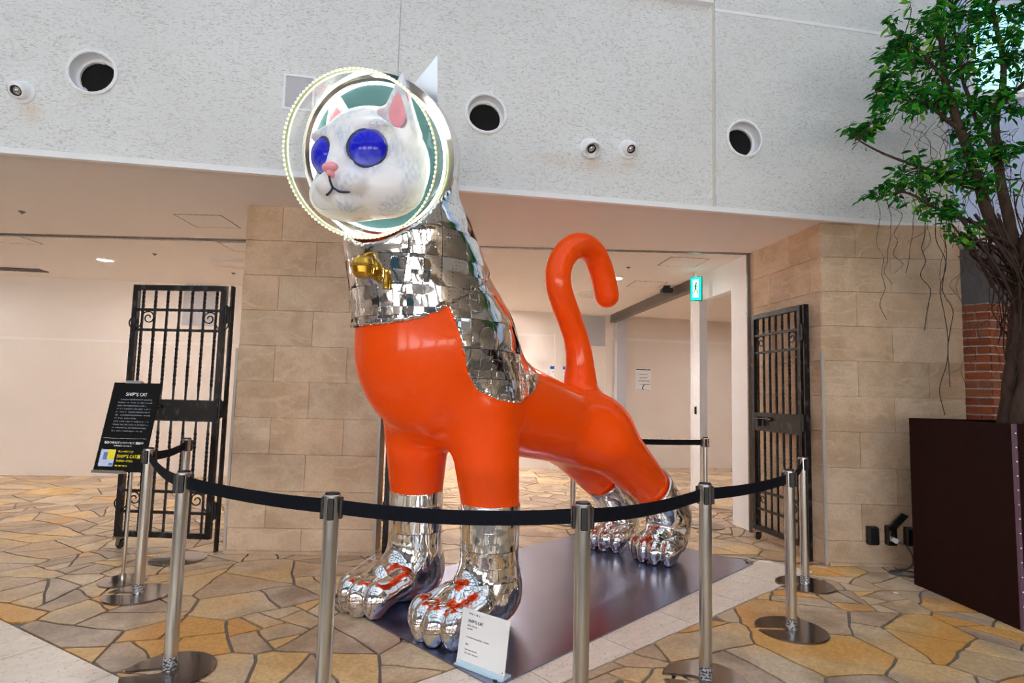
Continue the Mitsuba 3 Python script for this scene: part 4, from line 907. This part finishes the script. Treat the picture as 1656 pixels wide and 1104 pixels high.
# ------------------------------------------------------------------ caption card on the plate
ca, cb = V([-.247, 3.028, .0095]), V([-.004, 2.851, .0095]); ce = (cb-ca)/np.linalg.norm(cb-ca); cn = np.cross(ce, UP); cn = -cn if cn[1] > 0 else cn
ct = .16; cu = UP*math.cos(ct)-cn*math.sin(ct); cw, ch = .30, .245
cp = Panel((ca+cb)/2+cu*(ch/2+.02)-cn*.01, ce, cu)
if cp.n @ cn < 0: cp.n = -cp.n
k = thing('caption_card', 'white acrylic caption card leaning on the metal plate before the right front paw', 'caption card')
put('card', cp.at(bevel_box(cw, ch, .006, .0015), 0, 0), 'm_paper', k)
put('stand', cat_(cp.box(0, -ch/2-.012, cw, .026, -.004, .004), obox((ca+cb)/2, ce, cn, UP, (-cw/2, cw/2), (-.07, .01), (.0, .006))), 'm_acrylic', k)
m, w = lettering("SHIP'S CAT", .016); put('title_lettering', cp.at(m, -.105, .062, .0032), 'm_ink', k, label="dark title reading SHIP'S CAT")
pr = [(.07, .009, .098), (.07, .0075, .043), (.03, .008, .028), (.14, .006, -.01), (.02, .008, -.045), (.075, .006, -.068), (.085, .006, -.084)]
put('small_print', cat_(*[cp.at(dashes(w_, h_, 90+i), -.105, y_, .0032) for i, (w_, h_, y_) in enumerate(pr)]), 'm_ink_soft', k, kind='stuff', label='faint lines of small print')
put('red_dot', cp.at(trimesh.creation.cylinder(.003, .001, sections=12), cw/2-.012, -ch/2+.012, .0035), 'm_red', k)

# ------------------------------------------------------------------ notices on the back wall
for lab, x0, x1, z0, z1, blue in (('white notice with a blue header on the hall back wall left of the tail', .735, 1.055, 1.45, 1.92, True), ('white notice with black print on the hall back wall right of the tail', 2.43, 2.755, 1.50, 1.93, False)):
    k = thing('wall_notice', lab, 'notice')
    c = (onF(FR, x0)+onF(FR, x1))/2; w = onF(FR, x1)-onF(FR, x0); nn = -FR[2]
    pp = Panel(FR[0]+FR[1]*c+UP*(z0+z1)/2+nn*.008, FR[1], UP); h = z1-z0
    put('sheet', pp.box(0, 0, w, h, -.004, .0), 'm_paper', k)
    if blue:
        hd_ = put('header', pp.box(0, h/2-.03, w, .06, 0, .002), 'm_sign_blue', k); m, tw_ = lettering('お知らせ', .04); put('header_lettering', pp.at(m, -tw_/2, h/2-.045, .002), 'm_white_ink', hd_)
        put('footer', pp.box(0, -h/2+.008, w, .016, 0, .002), 'm_sign_blue', k)
    else:
        put('header', pp.box(0, h/2-.02, w*.9, .014, 0, .002), 'm_ink', k)
        put('bowing_figure', pp.at(cat_(extrude(shapely.union_all([shapely.Point(.012, .028).buffer(.012), LineString([(.004, .016), (-.014, -.004), (-.012, -.04)]).buffer(.009), LineString([(-.02, -.045), (.02, -.045)]).buffer(.004)]), .0012)), 0, -h/2+.075, .001), 'm_ink', k)
        put('footer', pp.box(0, -h/2+.02, w*.85, .006, 0, .002), 'm_ink_soft', k)
    put('print', cat_(*[pp.at(dashes(w*f, .018, 120+i+10*blue), -w*f/2, h*.5-.12-(.065 if not blue else .05)*i, .0005) for i, f in enumerate((.55, .5, .72, .85) if not blue else (.8, .55, .8))]), 'm_ink_soft', k, kind='stuff', label='lines of small print')

# ------------------------------------------------------------------ sockets, cable, little things
def socket(x, z0, z1, lab, open_):
    k = thing('outlet_box', lab, 'power outlet', 'black outlet boxes on the right stone wall')
    w, h = .082, z1-z0; c = V([x, 4.972, (z0+z1)/2])
    put('box', bevel_box(w, .05, h, .006).apply_translation(c-V([0, .015, 0])), 'm_black', k)
    if not open_: put('lid', bevel_box(w*.94, .014, h*.92, .005).apply_translation(c-V([0, .046, 0])), 'm_black', k)
    else:
        lid = bevel_box(w*.94, .016, h*.92, .005); lid.apply_translation((0, 0, h*.46)); lid.apply_transform(trimesh.transformations.rotation_matrix(.42, [0, 1, 0])); lid.apply_transform(trimesh.transformations.rotation_matrix(.5, [1, 0, 0])); lid.apply_translation(c+V([.0, -.045, h*.46])); put('lid', lid, 'm_black', k)
        put('socket_face', bevel_box(w*.5, .008, h*.55, .002).apply_translation(c-V([.006, .042, 0])), 'm_steel', k)
    return k
socket(3.075, .185, .335, 'closed black outlet box, leftmost of three on the right stone wall', False)
socket(3.232, .185, .345, 'black outlet box with open lid and plug in it', True)
socket(3.39, .185, .335, 'closed black outlet box beside the brown planter', False)
k = thing('power_cable', 'grey power cable hanging from the open outlet box and coiled on the floor', 'cable')
put('plug', cat_(orient(lathe([(0, 0), (.02, 0), (.022, .03), (.014, .045), (0, .05)], 20), (3.235, 4.925, .235), (.2, -1, -.15))), 'm_white', k, 40)
cyc = [(3.245, 4.88, .225), (3.29, 4.85, .20), (3.33, 4.84, .13), (3.34, 4.86, .06), (3.30, 4.87, .016), (3.18, 4.85, .009), (3.11, 4.80, .009), (3.16, 4.72, .009), (3.30, 4.70, .010), (3.36, 4.76, .012), (3.28, 4.82, .013), (3.15, 4.81, .013), (3.14, 4.74, .012), (3.27, 4.67, .010), (3.40, 4.70, .009), (3.46, 4.72, .009)]
put('cord', tube(bez(cyc, 8), .0065, 8), 'm_cable', k, True)
k = thing('power_tap', 'small white power tap with white cord on the floor behind the cat left front paw', 'power tap')
put('body', bevel_box(.13, .045, .03, .006).apply_translation((-1.02, 4.35, .0155)), 'm_white', k); put('plug', bevel_box(.03, .03, .05, .004).apply_translation((-.99, 4.36, .055)), 'm_white', k)
put('cord', tube(bez([(-.99, 4.36, .08), (-.985, 4.45, .12), (-.96, 4.60, .03), (-1.02, 4.74, .008), (-1.10, 4.80, .008)], 8), .005, 8), 'm_white', k, True)
put('cord', tube(bez([(-1.08, 4.35, .012), (-1.16, 4.42, .008), (-1.13, 4.55, .03), (-1.02, 4.60, .10)], 8), .004, 8), 'm_white', k, True)
tag(put('paper_scrap', bevel_box(.03, .022, .004, .001).apply_translation((2.83, 4.30, .0045)), 'm_paper'), 'tiny white paper scrap lying on the flagstones before the planter', 'scrap')

# ------------------------------------------------------------------ planter and tree
k = thing('planter', 'big dark brown box planter holding the tree at the right edge', 'planter')
PX0, PX1, PY0, PY1, PZ = 3.125, 4.55, 3.66, 4.53, 1.262
e, n, u, L = frame_along((3.176, 3.66, 0), (3.122, 4.53, 0))
put('side_panel', obox((3.176, 3.66, 0), e, -n, u, (0, L), (0, .03), (.0, PZ)), 'm_planter', k)
put('front_panel', bx(3.90, 3.675, PZ/2, 1.42, .03, PZ), 'm_planter', k)
put('rear_panel', bx(3.88, 4.515, PZ/2, 1.46, .03, PZ), 'm_planter', k)
put('corner_strip', bx(3.178, 3.652, PZ/2, .02, .02, PZ), 'm_planter_edge', k)
for i in range(14): put('stud', orient(lathe([(0, 0), (.006, 0), (.004, .003), (0, .004)], 10), (3.178, 3.642, .06+i*.088), (-.4, -1, 0)), 'm_steel', k, 40)
put('soil', bx(3.88, 4.09, PZ-.07, 1.40, .82, .06), 'm_soil', k)
tree = thing('fig_tree', 'leafy green fig tree with hanging roots growing in the brown planter', 'tree')
rt = np.random.default_rng(21)
TX, TY = 3.70, 4.08
# trunk: a bundle of grown-together strands
strands = []
for i in range(13):
    a0 = i/13*2*PI; tw = rt.uniform(.6, 1.6)*(1 if i % 3 else -1); pts_ = []
    for f in np.linspace(0, 1, 9):
        z = PZ-.035+f*1.31; r = .105*(1+.5*(1-f)**3)*(1-.25*f); a = a0+tw*f
        pts_.append((TX+.04*f+r*math.cos(a)+rt.normal(0, .008), TY+r*math.sin(a)+rt.normal(0, .008), z))
    strands.append(tube(bez(pts_, 5), np.linspace(.05, .036, 41), 8))
put('trunk', cat_(*strands, tube(bez([(TX, TY, PZ-.035), (TX+.01, TY, 1.8), (TX+.04, TY, 2.5)], 8), .11, 10)), 'm_bark', tree, True)
BR_ = {'a': [(3.60, 4.08, 2.42), (3.46, 4.06, 2.72), (3.24, 4.02, 3.18), (3.12, 3.98, 3.55), (3.06, 3.95, 3.95), (3.02, 3.9, 4.3)],
       'b': [(3.64, 4.10, 2.45), (3.60, 4.12, 2.9), (3.58, 4.14, 3.4), (3.60, 4.1, 3.9), (3.56, 4.1, 4.4)],
       'c': [(3.66, 4.08, 2.4), (3.76, 4.0, 2.9), (3.80, 4.0, 3.5), (3.9, 4.0, 4.3)],
       'd': [(3.36, 4.05, 2.92), (3.10, 4.0, 2.96), (2.86, 3.96, 3.05), (2.62, 3.92, 3.12), (2.40, 3.9, 3.22)],
       'e': [(3.17, 4.0, 3.35), (2.98, 3.98, 3.52), (2.74, 3.95, 3.56), (2.52, 3.93, 3.62)],
       'f': [(3.10, 3.97, 3.72), (2.90, 3.95, 3.92), (2.70, 3.9, 4.02)],
       'g': [(3.50, 4.06, 2.62), (3.26, 4.02, 2.70), (3.0, 3.98, 2.74), (2.74, 3.96, 2.86), (2.55, 3.94, 2.80)],
       'h': [(3.60, 4.06, 2.48), (3.40, 4.02, 2.55), (3.22, 3.98, 2.5), (3.10, 3.95, 2.40)],
       'i': [(3.59, 4.13, 3.2), (3.40, 4.1, 3.5), (3.30, 4.1, 3.9), (3.2, 4.05, 4.3)],
       'j': [(3.6, 4.1, 3.6), (3.75, 4.0, 3.8), (3.85, 3.95, 4.2)]}
RAD = {'a': (.045, .012), 'b': (.04, .012), 'c': (.045, .015), 'd': (.016, .005), 'e': (.016, .005), 'f': (.012, .004), 'g': (.016, .005), 'h': (.014, .005), 'i': (.018, .006), 'j': (.016, .006)}
limbs = {}
for q, P_ in BR_.items():
    c = bez(P_, 8); c = c+np.c_[meshkit.noise(c*4.0, 1)-.5, meshkit.noise(c*4.0, 2)-.5, meshkit.noise(c*4.0, 3)-.5]*.06; limbs[q] = c
    put('branch', tube(c, np.linspace(*RAD[q], len(c)), 8), 'm_bark', tree, True)
limb_pts = np.vstack(list(limbs.values()))
# clumps of leaves (centre, radius)
CL_ = [(2.78, 3.95, 4.02, .22), (3.0, 3.95, 4.12, .26), (3.25, 4.0, 4.25, .30), (3.5, 4.05, 4.25, .28), (2.72, 3.92, 3.82, .17), (2.60, 3.9, 3.70, .13), (2.88, 3.95, 3.80, .22), (3.12, 4.0, 3.90, .28), (3.40, 4.05, 3.90, .28), (3.68, 4.0, 3.95, .26),
       (2.66, 3.92, 3.56, .15), (2.50, 3.92, 3.36, .14), (2.64, 3.93, 3.40, .16), (2.40, 3.9, 3.28, .10), (2.85, 3.95, 3.62, .16), (3.0, 3.97, 3.48, .15), (3.15, 4.02, 3.62, .20), (3.42, 4.05, 3.60, .22), (3.66, 4.0, 3.62, .20), (3.30, 4.0, 3.35, .12), (3.46, 4.02, 3.45, .16),
       (2.84, 3.95, 2.96, .17), (2.70, 3.94, 2.88, .14), (2.56, 3.93, 2.84, .08), (3.05, 3.97, 3.02, .18), (3.22, 4.0, 3.02, .18), (3.40, 4.0, 2.98, .18), (2.94, 3.96, 2.82, .13), (3.12, 3.97, 2.76, .12), (3.24, 4.0, 3.18, .16), (3.62, 4.0, 3.18, .18), (3.14, 3.95, 2.58, .07), (3.05, 3.95, 2.62, .07), (3.75, 4.0, 4.3, .3), (3.9, 3.95, 3.8, .25), (3.85, 3.95, 3.3, .2), (4.2, 3.9, 3.9, .35), (4.5, 4.0, 3.6, .3), (4.25, 3.8, 3.3, .3), (4.6, 3.7, 4.2, .35), (3.9, 3.5, 4.4, .35), (4.2, 3.3, 4.0, .3), (3.6, 3.75, 4.75, .35), (3.2, 3.9, 4.8, .3), (4.2, 4.2, 4.7, .35)]
leaf_v = V([[0, 0, 0], [.30, .17, .03], [.62, .19, .02], [1, 0, -.10], [.62, -.19, .02], [.30, -.17, .03], [.32, 0, -.02], [.64, 0, -.035]])
leaf_f = V([[0, 6, 1], [1, 6, 7], [1, 7, 2], [2, 7, 3], [0, 5, 6], [5, 7, 6], [5, 4, 7], [4, 3, 7]])
LEAF = trimesh.Trimesh(leaf_v, leaf_f, process=False); LEAF_P = mikit.ply(LEAF, smooth=True)
leaves = []; twigs = []
for (x, y, z, r) in CL_:
    c = V([x, y, z]); j = np.argmin(((limb_pts-c)**2).sum(1)); root = limb_pts[j]
    nt = max(4, int(62*r))
    for q in range(nt):
        end = c+rt.normal(0, 1, 3)*V([.55, .75, .5])*r; mid = (root+end)/2+V([0, 0, .03])+rt.normal(0, .02, 3)
        tw_ = bez([root, mid, end], 5); twigs.append(tube(tw_, np.linspace(.004, .0016, len(tw_)), 4, cap=False))
        nl = int(rt.integers(8, 14))
        for g in range(nl):
            f = rt.uniform(.45, 1.0); p = tw_[int(f*(len(tw_)-1))]+rt.normal(0, .018, 3)
            d = rt.normal(0, 1, 3); d[2] = d[2]*.45-.35; d /= np.linalg.norm(d)
            nrm = V([rt.normal(0, .45), rt.normal(0, .45)-.15, 1.0]); nrm -= d*(nrm@d); nrm /= np.linalg.norm(nrm)
            leaves.append((p, d, nrm, rt.uniform(.05, .088), int(rt.choice(4, p=[.4, .32, .12, .16]))))
put('twigs', cat_(*twigs), 'm_bark', tree, True, kind='stuff')
leaves.sort(key=lambda l: -l[3]/np.linalg.norm(l[0]-V([0, 0, CAM_Z])) if l[0][0]/l[0][1] < .88 else 0)
bulk, tint = [], []
LEAF_C = [V(scene[f'm_leaf_{v}']['base_color']['value']) for v in range(4)]
for i, (p, d, nrm, s, v) in enumerate(leaves):
    R = np.eye(4); R[:3, 0], R[:3, 1], R[:3, 2], R[:3, 3] = d*s, np.cross(nrm, d)*s, nrm*s, p
    if i < 300: put('leaf', LEAF_P, f'm_leaf_{v}', tree, to_world=T(R.tolist()))
    else: bulk.append(R); tint.append(np.tile(LEAF_C[v]*rt.uniform(.8, 1.15), (len(leaf_v), 1)))
A = V(bulk); vv = (np.einsum('nij,kj->nki', A[:, :3, :3], leaf_v)+A[:, None, :3, 3]).reshape(-1, 3); ff = (leaf_f[None]+np.arange(len(A))[:, None, None]*len(leaf_v)).reshape(-1, 3)
scene['m_leaf_bulk'] = {**scene['m_leaf_0'], 'base_color': {'type': 'mesh_attribute', 'name': 'vertex_color'}}
put('foliage', trimesh.Trimesh(vv, ff, process=False), 'm_leaf_bulk', tree, True, kind='stuff', color=np.vstack(tint))
# hanging aerial roots
vines = []
for i in range(120):
    if i < 70: a = rt.uniform(0, 2*PI); r = rt.uniform(.10, .30); x, y = TX+.03+r*math.cos(a), TY+r*math.sin(a)*.8; z0 = rt.uniform(2.2, 3.0); z1 = PZ-.03 if rt.random() < .6 else rt.uniform(1.5, 2.1)
    else: p = limb_pts[rt.integers(len(limb_pts))]; x, y, z0 = p[0], p[1], min(p[2], 3.4); z1 = z0-rt.uniform(.3, 1.0)
    n_ = 9; pts_ = [(x+rt.normal(0, .02)*(1+1.2*math.sin(q)), y+rt.normal(0, .02), z0+(z1-z0)*q/(n_-1)) for q in range(n_)]
    vines.append(tube(bez(pts_, 3), rt.uniform(.002, .006) if i < 70 else .0018, 4, cap=False))
for x, z0, z1 in ((3.08, 2.75, 1.30), (3.13, 2.6, 1.5), (2.98, 2.7, 1.9)):
    pts_ = [(x+rt.normal(0, .018), 4.1+rt.normal(0, .02), z0+(z1-z0)*q/8) for q in range(9)]
    put('hanging_root', tube(bez(pts_, 4), .0028, 5), 'm_vine', tree, True)
# arching roots that reach from the trunk to the branches
put('hanging_roots', cat_(*vines, *[tube(bez([(TX+rt.uniform(-.1, .1), TY+rt.uniform(-.1, .1), rt.uniform(1.9, 2.4)), (TX-rt.uniform(.15, .35), TY-.05+rt.uniform(-.1, .1), rt.uniform(2.3, 2.5)), (TX-rt.uniform(.25, .6), TY-.08, rt.uniform(2.45, 2.75))], 8), rt.uniform(.004, .012), 6) for _ in range(22)]), 'm_vine', tree, True, kind='stuff')
